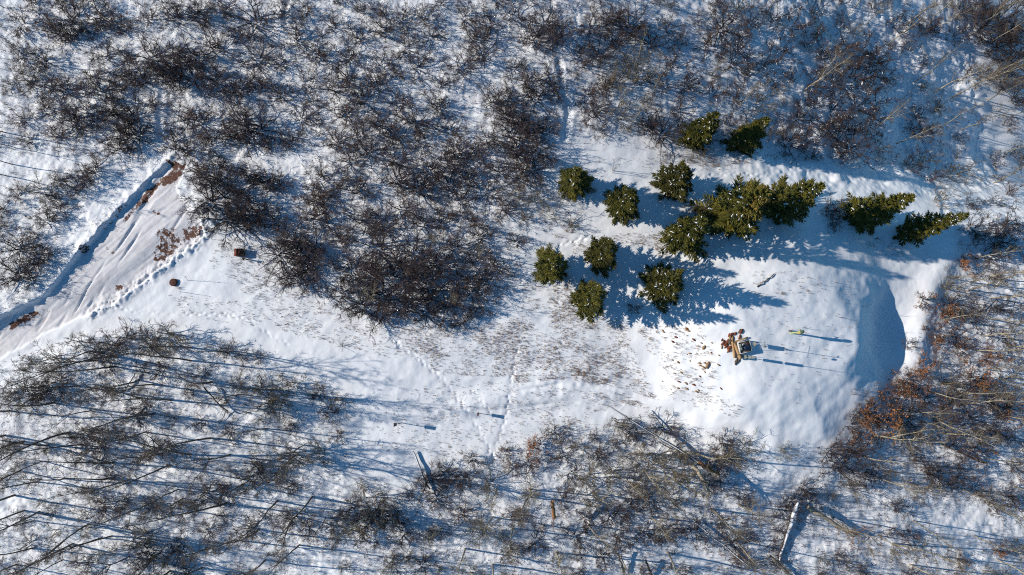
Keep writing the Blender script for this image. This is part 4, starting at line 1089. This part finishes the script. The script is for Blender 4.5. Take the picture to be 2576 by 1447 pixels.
# ------------------------------------------------------------------ dry grass
def inside_np(px, py, pg):
    c = np.zeros(px.shape, bool)
    for i in range(len(pg)):
        ax, ay = pg[i]; bx, by = pg[i - 1]
        m = ((ay > py) != (by > py)) & (px < (bx - ax) * (py - ay) / (by - ay + 1e-9) + ax)
        c ^= m
    return c
GRASS = [  # polygon, blades-tufts count, colour key, blade height
 ([(620, 680), (760, 740), (930, 830), (1120, 840), (1330, 790), (1560, 800), (1640, 980), (1450, 960), (1250, 900), (980, 900), (700, 830)], 2400, .16),
 ([(980, 830), (1300, 810), (1560, 820), (1620, 960), (1500, 940), (1290, 950), (1100, 940)], 2000, .17),
 ([(1290, 945), (1420, 928), (1600, 950), (1660, 1010), (1560, 975), (1400, 952), (1290, 965)], 650, .22),
 ([(1430, 980), (1560, 985), (1640, 1030), (1590, 1020), (1500, 1000)], 130, .24),
 ([(1590, 820), (1760, 820), (1800, 900), (1790, 980), (1700, 960), (1640, 900)], 330, .26),
 ([(1620, 960), (1760, 980), (1870, 1020), (1850, 1050), (1700, 1010)], 170, .2),
 ([(1310, 700), (1440, 690), (1430, 790), (1540, 800), (1600, 830), (1400, 830), (1310, 790)], 520, .22),
 ([(560, 600), (690, 620), (760, 740), (640, 760), (520, 660)], 450, .16),
 ([(420, 740), (640, 760), (700, 820), (560, 820), (430, 780)], 170, .15),
 ([(1650, 380), (1780, 385), (1900, 410), (1780, 420), (1660, 410)], 330, .2),
 ([(1480, 400), (1700, 395), (1880, 420), (1750, 440), (1600, 420)], 110, .14),
 ([(1440, 600), (1640, 580), (1660, 620), (1550, 620), (1440, 640)], 220, .17),
 ([(1640, 590), (1660, 580), (1680, 640), (1720, 660), (1700, 670), (1650, 640)], 130, .2),
 ([(1420, 700), (1440, 700), (1450, 780), (1520, 800), (1500, 812), (1430, 790)], 160, .2),
 ([(1360, 1030), (1480, 1060), (1470, 1100), (1370, 1090)], 90, .25),
 ([(1100, 950), (1400, 970), (1560, 1020), (1350, 1100), (1100, 1160), (900, 1120), (1000, 1000)], 900, .14),
 ([(1880, 680), (1990, 680), (2080, 700), (2060, 740), (1900, 745)], 70, .22),
 ([(1900, 700), (2160, 700), (2160, 900), (2000, 1040), (1900, 960)], 110, .16),
 ([(2070, 520), (2110, 500), (2120, 560), (2090, 580)], 80, .2),
 ([(2180, 590), (2280, 620), (2270, 650), (2180, 630)], 60, .2),
 ([(1340, 420), (1400, 500), (1500, 560), (1400, 600), (1320, 560)], 260, .22),
 ([(2140, 980), (2200, 970), (2160, 1060), (2140, 1080)], 60, .2),
]
rn = np.random.RandomState(4)
gv = []; gf = []
cnt = 0
def add_grass(px, py, hgt, nb=3, spread=.04):
    global cnt
    w = P(px, py)
    for (x, y, z) in w:
        s_ = rn.uniform(.6, 1.3)
        for _ in range(nb):
            a = rn.uniform(0, 2 * PI); ln = hgt * s_ * rn.uniform(.6, 1.3)
            ox, oy = rn.normal(0, spread, 2)
            lx, ly = math.cos(a) * ln * .45 + .25 * ln, math.sin(a) * ln * .45 - .15 * ln
            wx, wy = -math.sin(a) * .012, math.cos(a) * .012
            bx, by = x + ox, y + oy
            gv.extend([(bx - wx, by - wy, z - .01), (bx + wx, by + wy, z - .01), (bx + lx + wx * .5, by + ly + wy * .5, z + ln * .75), (bx + lx - wx * .5, by + ly - wy * .5, z + ln * .75)])
            gf.append((cnt, cnt + 1, cnt + 2, cnt + 3)); cnt += 4
for pg, nt, hgt in GRASS:
    a = np.array(pg, float)
    k = nt * 4
    px = rn.uniform(a[:, 0].min(), a[:, 0].max(), k); py = rn.uniform(a[:, 1].min(), a[:, 1].max(), k)
    m = inside_np(px, py, pg)
    # clumpy
    m &= (vnoise(px / 28.0, py / 20.0) + rn.uniform(-.4, .4, k)) > -0.05
    px, py = px[m][:nt], py[m][:nt]
    if len(px): add_grass(px, py, hgt)
tag(obj('dry_grass', mesh_np('dry_grass', gv, gf, None, M['grass'])), 'sparse dry tan grass poking through the snow of the clearing', 'grass', kind='stuff')

# ------------------------------------------------------------------ undergrowth
def undergrowth():
    r = np.random.RandomState(9)
    n = 30000
    px = r.uniform(-80, 2660, n); py = r.uniform(-80, 1510, n)
    m = ~inside_np(px, py, CLr) & ~inside_np(px, py, RDp)
    for g in NOGO: m &= ~(inside_np(px, py, g) & (r.rand(n) < .85))
    m &= (vnoise(px / 60.0, py / 50.0) + r.uniform(-.35, .35, n)) > -0.06
    px, py = px[m], py[m]
    w = P(px, py)
    V = []; F = []; c = 0
    LV = []; LF = []; lc = 0
    for i, (x, y, z) in enumerate(w):
        big = r.rand() < .25
        nb = 5 if big else 3
        s_ = r.uniform(.5, 1.1) if big else r.uniform(.15, .4)
        for k in range(nb):
            a = r.uniform(0, 2 * PI); ti = r.uniform(.2, 1.0)
            dx, dy, dz = math.sin(ti) * math.cos(a), math.sin(ti) * math.sin(a), math.cos(ti)
            L = s_ * r.uniform(.6, 1.2)
            wx, wy = -math.sin(a) * .009, math.cos(a) * .009
            mx, my, mz = x + dx * L * .5 + r.normal(0, .05), y + dy * L * .5 + r.normal(0, .05), z + dz * L * .5
            ex, ey, ez = x + dx * L + r.normal(0, .06), y + dy * L + r.normal(0, .06), z + dz * L
            V += [(x - wx, y - wy, z), (x + wx, y + wy, z), (mx + wx, my + wy, mz), (mx - wx, my - wy, mz), (ex + wx * .5, ey + wy * .5, ez), (ex - wx * .5, ey - wy * .5, ez)]
            F += [(c, c + 1, c + 2, c + 3), (c + 3, c + 2, c + 4, c + 5)]; c += 6
            # crossing blade so it is not paper thin from the side
            V += [(x, y, z - .01), (x, y, z + .012), (mx, my, mz + .012), (mx, my, mz - .008)]
            F.append((c, c + 1, c + 2, c + 3)); c += 4
            t2 = r.uniform(.4, .9)
            bx, by, bz = x + dx * L * t2, y + dy * L * t2, z + dz * L * t2
            a2 = a + r.choice((-1, 1)) * r.uniform(.5, 1.1); l2 = L * .45
            gx, gy = math.cos(a2) * l2 * .7, math.sin(a2) * l2 * .7
            V += [(bx - wx * .7, by - wy * .7, bz), (bx + wx * .7, by + wy * .7, bz), (bx + gx + .003, by + gy, bz + l2 * .6), (bx + gx - .003, by + gy, bz + l2 * .6)]
            F.append((c, c + 1, c + 2, c + 3)); c += 4
    tag(obj('undergrowth', mesh_np('undergrowth', V, F, None, M['oak_twig'])), 'thin bare brown twigs and low undergrowth poking through the snow of the woods', 'undergrowth', kind='stuff')
    # fallen leaves caught on the snow
    n = 9000
    px = r.uniform(-60, 2640, n); py = r.uniform(-60, 1500, n)
    m = ~inside_np(px, py, CLr) & ~inside_np(px, py, RDp)
    wgt = np.where((px > 2100) & (py > 680) & (py < 1280), 1.0, np.where(py < 420, .35, .25))
    m &= (vnoise(px / 45.0 + 7, py / 40.0) + r.uniform(-.3, .3, n)) > .12 - .25 * (wgt > .9)
    m &= r.rand(n) < wgt
    w = P(px[m], py[m])
    for x, y, z in w:
        for k in range(6):
            bx, by, bz = x + r.normal(0, .13), y + r.normal(0, .13), z + r.uniform(.0, .35)
            s_ = r.uniform(.02, .045); a = r.uniform(0, 2 * PI); t = r.normal(0, .5)
            ca, sa = math.cos(a) * s_, math.sin(a) * s_
            LV += [(bx - ca, by - sa, bz), (bx + sa * .7, by - ca * .7, bz + t * s_), (bx + ca, by + sa, bz), (bx - sa * .7, by + ca * .7, bz - t * s_)]
            LF.append((lc, lc + 1, lc + 2, lc + 3)); lc += 4
    tag(obj('leaf_litter', mesh_np('leaf_litter', LV, LF, None, M['brown_leaf'])), 'scattered brown dead leaves caught on low twigs and snow', 'leaves', kind='stuff')
undergrowth()

# ------------------------------------------------------------------ built things
M['rust'] = mat('rusty_red_metal', (0.22, 0.060, 0.030), 0.75, col2=(0.13, 0.05, 0.035), nscale=7, bump=.2)
M['green_metal'] = mat('dark_green_metal', (0.030, 0.050, 0.030), 0.5, col2=(0.05, 0.07, 0.045), nscale=6)
M['dark_metal'] = mat('dark_metal', (0.05, 0.05, 0.055), 0.5, metallic=.4)
M['steel'] = mat('galvanised_steel', (0.45, 0.46, 0.48), 0.4, metallic=.7, col2=(0.36, 0.37, 0.39))
M['white_paint'] = mat('white_paint', (0.70, 0.70, 0.69), 0.6, col2=(0.42, 0.40, 0.38), nscale=5)
M['grey_box'] = mat('grey_green_cabinet', (0.22, 0.25, 0.22), 0.6, col2=(0.17, 0.19, 0.18))
M['timber'] = mat('tan_timber', (0.52, 0.34, 0.17), 0.8, col2=(0.34, 0.21, 0.10), nscale=6, bump=.3, stretch=(1, 6, 6))
M['solar'] = mat('solar_glass', (0.012, 0.022, 0.05), 0.25, spec=.6, col2=(0.02, 0.03, 0.06), nscale=2)
M['brown_slat'] = mat('brown_slat', (0.10, 0.07, 0.055), 0.7, col2=(0.17, 0.14, 0.12), nscale=8)
M['yellow'] = mat('yellow_green_paint', (0.50, 0.50, 0.17), 0.7, col2=(0.20, 0.34, 0.20), nscale=7)
M['yellow2'] = mat('yellow_paint', (0.52, 0.44, 0.14), 0.7, col2=(0.25, 0.24, 0.10), nscale=7)
M['dark_green'] = mat('dark_green_cap', (0.045, 0.085, 0.05), 0.6, col2=(0.07, 0.12, 0.07), nscale=8)
M['lid'] = mat('rusty_lid', (0.085, 0.034, 0.024), 0.8, col2=(0.13, 0.055, 0.038), nscale=9, bump=.4)

# green utility box with rusty red lid
e = empty('utility_box', P1(606, 637), R(2)); tag(e, 'squat green utility box with rusty red lid at the thicket edge', 'utility box')
b_ = MB(); b_.box((0, 0, .22), (.74, .62, .62)); b_.build('body', M['green_metal'], e)
b_ = MB(); b_.box((-.04, 0, .565), (.66, .66, .07)); b_.box((-.18, 0, .61), (.25, .60, .02)); b_.build('lid', M['rust'], e)
b_ = MB(); b_.box((.376, .0, .28), (.012, .26, .34)); b_.build('door', M['dark_metal'], e)
b_ = MB()
for yy in (-.2, 0, .2): b_.box((-.04, yy, .608), (.55, .02, .014))
b_.build('ribs', M['lid'], e)
# leaning short post
e = empty('short_post', P1(622, 653)); tag(e, 'short dark leaning post in the snow below the utility box', 'post')
b_ = MB(); b_.tube([(0, 0, -.1), (-.06, 0, .35), (-.14, .02, .75)], [.06, .055, .05], 7, cap=True); b_.build('post', M['log_dark'], e, smooth=True)
b_ = MB(); b_.box((-.1, -.08, .62), (.12, .10, .10)); b_.build('bracket', M['dark_metal'], e)
# round rusty lid
e = empty('well_lid', P1(438, 711)); tag(e, 'round rusty brown well lid in the snow below the road', 'lid')
b_ = MB(); b_.tube([(0, 0, -.15), (0, 0, .16)], [.34, .34], 20); b_.build('casing', M['lid'], e, smooth=True)
b_ = MB(); b_.tube([(0, 0, .145), (0, 0, .185), (0, 0, .20), (0, 0, .205)], [.345, .345, .30, .001], 20); b_.build('cover', M['lid'], e)
b_ = MB()
for k in range(8): b_.tube([(.27 * math.cos(k * PI / 4), .27 * math.sin(k * PI / 4), .20), (.27 * math.cos(k * PI / 4), .27 * math.sin(k * PI / 4), .225)], [.02, .02], 6, cap=True)
b_.tube([(-.08, 0, .2), (-.08, 0, .24), (.08, 0, .24), (.08, 0, .2)], [.012] * 4, 5)
b_.build('bolts', M['dark_metal'], e)
w = P1(449, 725)
e = empty('grass_tuft', w); tag(e, 'dry yellow grass tuft beside the round rusty lid', 'grass tuft')
b_ = MB(); r_ = random.Random(8)
for k in range(26):
    a = r_.uniform(0, 2 * PI); L = r_.uniform(.18, .4); t = r_.uniform(.4, 1.1)
    d = (math.sin(t) * math.cos(a), math.sin(t) * math.sin(a), math.cos(t))
    b_.tube([(0.08 * math.cos(a), .08 * math.sin(a), 0), (d[0] * L, d[1] * L, d[2] * L)], [.008, .003], 3)
b_.build('blades', M['grass'], e)

# signposts
def signpost(px, py, h, lean, label, pw=.28, ph=.55):
    e = empty('signpost', P1(px, py)); tag(e, label, 'signpost', 'signposts in the clearing')
    e.rotation_euler = (0, lean, 0)
    b_ = MB(); b_.tube([(0, 0, -.1), (0, 0, h - .05)], [.032, .028], 7, cap=True); b_.build('post', M['log_dark'], e)
    b_ = MB(); b_.box((.036, 0, h - ph / 2), (.02, pw, ph)); b_.build('panel', M['brown_slat'], e)
    b_ = MB(); b_.box((.036, 0, h + .012), (.05, pw + .04, .024)); b_.build('cap', M['rust'], e)
signpost(1206, 1040, 1.05, R(-8), 'short signpost beside the footprint trail, shadow on bare snow')
signpost(1011, 1064, 1.75, R(-14), 'taller signpost standing in the blue tree shadows')

# painted post
base = P1(1991, 838)
e = empty('painted_post', base, R(-4)); tag(e, 'yellow green painted post with dark cap on the mound', 'post')
e.rotation_euler = (0, R(1), R(5))
b_ = MB(); b_.tube([(0, 0, -.1), (.0, .01, .6), (.03, -.02, 1.15)], [.085, .08, .075], 8, cap=True); b_.build('shaft', M['yellow'], e, smooth=True)
b_ = MB(); b_.tube([(.03, -.02, 1.1), (.03, -.03, 1.35), (.06, .0, 1.7), (.08, .03, 1.85)], [.10, .14, .13, .07], 10, cap=True); b_.build('head', M['yellow2'], e, smooth=True)
b_ = MB(); b_.tube([(.08, .03, 1.8), (.10, .04, 1.92), (.12, .06, 2.05), (.12, .06, 2.09)], [.14, .15, .10, .01], 10); b_.build('cap', M['dark_green'], e, smooth=True)
b_ = MB(); b_.tube([(.04, .04, 1.45), (.05, .24, 1.62), (.06, .30, 1.45)], [.05, .06, .02], 7, cap=True); b_.build('arm', M['yellow'], e, smooth=True)
w = P1(1985, 833); e = empty('dry_weed', w); tag(e, 'reddish dry weed clump at the foot of the yellow post', 'weed')
b_ = MB(); r_ = random.Random(12)
for k in range(22):
    a = r_.uniform(0, 2 * PI); L = r_.uniform(.2, .5); t = r_.uniform(.2, .8)
    b_.tube([(0, 0, 0), (math.sin(t) * math.cos(a) * L, math.sin(t) * math.sin(a) * L, math.cos(t) * L)], [.012, .006], 3)
b_.build('stalks', M['red_rock'], e)

# radio repeater box on the mound
bc = P1(1874, 873, .5)
rz = R(12)
BS = 0.82
e = empty('equipment_box', bc, rz); tag(e, 'white rimmed equipment box with dark solar panel lid on the mound', 'equipment box'); e.scale = (BS, BS, BS)
b_ = MB()
for (cx, cy, sx, sy) in ((0, .56, 1.22, .045), (0, -.56, 1.22, .045), (.59, 0, .045, 1.07), (-.59, 0, .045, 1.07)): b_.box((cx, cy, .30), (sx, sy, .80))
b_.build('frame', M['white_paint'], e)
b_ = MB(); b_.box((0, 0, .27), (1.06, 1.03, .60)); b_.build('body', M['dark_metal'], e)
rot = Matrix.Rotation(R(-7), 3, 'Y')
b_ = MB(); b_.box((.12, -.12, .64), (.88, .50, .035), rot); b_.build('solar_panel', M['solar'], e)
b_ = MB()
for k in range(4): b_.box((.12, .19 + .09 * k, .62 - .01 * k), (.86, .07, .03), rot)
b_.box((.12, -.46, .62), (.8, .07, .03), rot)
b_.build('slats', M['brown_slat'], e)
b_ = MB(); b_.box((-.42, .24, .66), (.24, .32, .22)); b_.box((-.41, -.12, .63), (.26, .30, .16)); b_.build('battery_case', M['grey_box'], e)
b_ = MB(); b_.tube([(-.2, .26, .6), (-.2, .26, .74), (-.2, .26, .78)], [.09, .09, .02], 12); b_.tube([(-.05, .30, .6), (-.05, .30, .70), (-.05, .30, .73)], [.055, .055, .01], 10); b_.build('domes', M['white_paint'], e, smooth=True)
e2 = empty('timber_crib', bc, rz); tag(e2, 'rough tan timbers wedged around the left and upper sides of the equipment box', 'timbers'); e2.scale = (.86, .86, .86)
r_ = random.Random(2)
for (a, b, rr) in (((-.80, .62, .22), (-.72, -.92, .25), .14), ((-.95, .50, .08), (-.90, -.85, .08), .13), ((-.95, .66, .3), (.62, .74, .34), .085), ((-.66, -.55, .38), (-.58, -1.05, .30), .16), ((-.98, .2, .15), (-.93, .75, .2), .11)):
    bb = MB(); bb.tube(limb(r_, a, (Vector(b) - Vector(a)), (Vector(b) - Vector(a)).length, 4, .03, 0), [rr, rr * .95, rr, rr * .9, rr * .92], 7, cap=True)
    bb.build('timber', M['timber'], e2, smooth=False)

# tripod mast with antenna
mb_ = P1(1889, 866)
e = empty('antenna_mast', mb_, 0); tag(e, 'slim tripod mast with yagi antenna behind the equipment box', 'mast')
b_ = MB(); b_.tube([(0, 0, 0), (0, 0, 3.35)], [.022, .018], 6, cap=True); b_.build('pole', M['steel'], e)
for k in range(3):
    a = 2 * PI * k / 3 + .4
    b_ = MB(); b_.tube([(.55 * math.cos(a), .55 * math.sin(a), -.05), (0, 0, 1.55)], [.014, .014], 5); b_.build('leg', M['steel'], e)
b_ = MB(); b_.box((.0, 0, .95), (.16, .34, .5)); b_.build('cabinet', M['grey_box'], e)
b_ = MB(); b_.tube([(0, -.45, 2.1), (0, .6, 2.2)], [.012, .012], 5)
for k in range(6): b_.tube([(-.16, -.4 + .19 * k, 2.1 + .018 * k), (.16, -.4 + .19 * k, 2.1 + .018 * k)], [.006, .006], 4)
b_.build('yagi', M['steel'], e)
b_ = MB(); b_.tube([(0, 0, 3.0), (.02, -.2, 3.05)], [.015, .015], 5); b_.blob((.02, -.22, 3.05), (.14, .10, .10), random.Random(1), None, 10, 6, 0); b_.tube([(0, .16, 3.18), (0, 0, 3.18)], [.05, .03], 6, cap=True)
b_.build('sensor', M['grey_box'], e, smooth=True)
# whip antenna
w = P1(1873, 899)
e = empty('antenna_pole', w, 0); tag(e, 'tall thin pole with two stacked panel antennas at the lower corner of the equipment box', 'pole')
b_ = MB(); b_.tube([(0, 0, -.1), (0, 0, 2.6), (0, 0, 4.9)], [.03, .022, .012], 6, cap=True); b_.build('pole', M['steel'], e)
for zz in (1.15, 1.95):
    b_ = MB(); b_.box((.05, 0, zz), (.09, .22, .66)); b_.build('panel_antenna', M['grey_box'], e)
b_ = MB(); b_.box((.0, .02, .35), (.22, .34, .3)); b_.build('junction_box', M['grey_box'], e)

# rocks and red clods around the box
r_ = random.Random(14)
z8 = lambda x, y: (1765 + x / 13.5, 830 + y / 13.5)
ROCKS = [((940, 180), .14, 'red_rock'), ((1010, 150), .16, 'red_rock'), ((960, 250), .17, 'rock'), ((1040, 310), .17, 'rock'), ((880, 390), .18, 'red_rock'), ((960, 400), .22, 'log_dark'),
         ((1010, 440), .16, 'red_rock'), ((820, 480), .16, 'red_rock'), ((830, 560), .14, 'red_rock'), ((960, 590), .20, 'red_rock'), ((920, 660), .17, 'red_rock'), ((890, 720), .12, 'rock'),
         ((1290, 240), .13, 'red_rock'), ((1340, 50), .18, 'red_rock'), ((1280, 45), .12, 'log_dark'), ((1140, 130), .12, 'red_rock'), ((1110, 600), .13, 'red_rock'), ((740, 420), .14, 'red_rock'), ((700, 480), .12, 'red_rock'),
         ((780, 400), .10, 'log_dark'), ((80, 590), .15, 'rock'), ((200, 1190), .22, 'rock'), ((1170, 1090), .16, 'log_dark'), ((1250, 1060), .13, 'log_dark'), ((1220, 900), .16, 'rock'), ((1320, 920), .15, 'rock'),
         ((680, 590), .10, 'rock'), ((1100, 110), .08, 'log_dark'), ((690, 340), .09, 'red_rock')]
POSW = ['topmost', 'upper', 'middle', 'lower', 'lowest']
for i, ((x, y), s_, mt) in enumerate(ROCKS):
    w = P1(*z8(x, y))
    b_ = MB(); b_.blob((0, 0, s_ * .3), (s_ * r_.uniform(1.3, 1.9), s_ * r_.uniform(.6, .9), s_ * .6), r_, Matrix.Rotation(r_.uniform(0.3, 1.6), 3, 'Z'), 8, 5, .22)
    o = b_.build('rock', M[mt], None, tuple(w))
    colr = {'rock': 'tan', 'red_rock': 'rusty red', 'log_dark': 'dark brown'}[mt]
    side_ = 'above' if y < 330 else 'left of' if x < 1050 else 'below' if y > 850 else 'against the left side of'
    size = 'tiny' if s_ < .12 else 'small' if s_ < .16 else 'large'
    tag(o, '%s %s rock in the snow %s the equipment box' % (size, colr, side_), 'rock', 'rocks around the equipment box')
SL = []
for i in range(46):
    x = r_.uniform(1665, 1815); y = r_.uniform(812, 985)
    if x > 1780 and y < 850: continue
    SL.append((x, y))
SLW = P([a for a, b in SL], [b for a, b in SL])
for i, (x, y) in enumerate(SL):
    s_ = r_.uniform(.05, .15)
    b_ = MB(); b_.blob((0, 0, s_ * .2), (s_ * 1.5, s_ * .6, s_ * .5), r_, Matrix.Rotation(r_.uniform(-.9, -.2), 3, 'Z'), 7, 4, .28)
    mt = r_.choice(('rock', 'red_rock', 'rock'))
    o = b_.build('rock', M[mt], None, tuple(SLW[i]))
    part = 'upper' if y < 870 else 'middle' if y < 925 else 'lower'
    lr = 'left' if x < 1740 else 'right'
    tag(o, '%s %s stone on the %s %s part of the bright slope below the box' % ('flat' if s_ > .1 else 'little', 'tan' if mt == 'rock' else 'rusty', part, lr), 'rock', 'stones on the slope left of the box')

# ------------------------------------------------------------------ tell look-alikes with one label apart by their order in the photo
def relabel():
    bpy.context.view_layer.update()
    by = {}
    for o in C.objects:
        if o.parent is None and 'label' in o and 'kind' not in o: by.setdefault((o['label'], o['category']), []).append(o)
    ORD = ['second', 'third', 'fourth', 'fifth', 'sixth', 'seventh', 'eighth', 'ninth']
    for (lab, cat), os_ in by.items():
        n = len(os_)
        if n > 1:
            q = [(topx(o.location.x, o.location.y, o.location.z), o) for o in os_]
            sx_ = max(a[0][0] for a in q) - min(a[0][0] for a in q); sy_ = max(a[0][1] for a in q) - min(a[0][1] for a in q)
            ax = 0 if sx_ >= sy_ else 1
            q.sort(key=lambda a: a[0][ax])
            lo, hi = (('leftmost', 'rightmost'), ('topmost', 'lowest'))[ax]
            fr, fe = (('from left', 'from right'), ('from top', 'from bottom'))[ax]
            for i, (_, o) in enumerate(q):
                if i == 0: p = lo
                elif i == n - 1: p = hi
                elif i < (n + 1) // 2: p = ORD[i - 1] + ' ' + fr
                else: p = ORD[n - 2 - i] + ' ' + fe
                o['label'] = p + ' ' + lab
        for o in os_:
            w_ = o['label'].split()
            for drop in ('the', 'bare', 'the', 'the', 'of', 'in'):
                if len(w_) > 16 and drop in w_: w_.remove(drop)
            o['label'] = ' '.join(w_)
relabel()
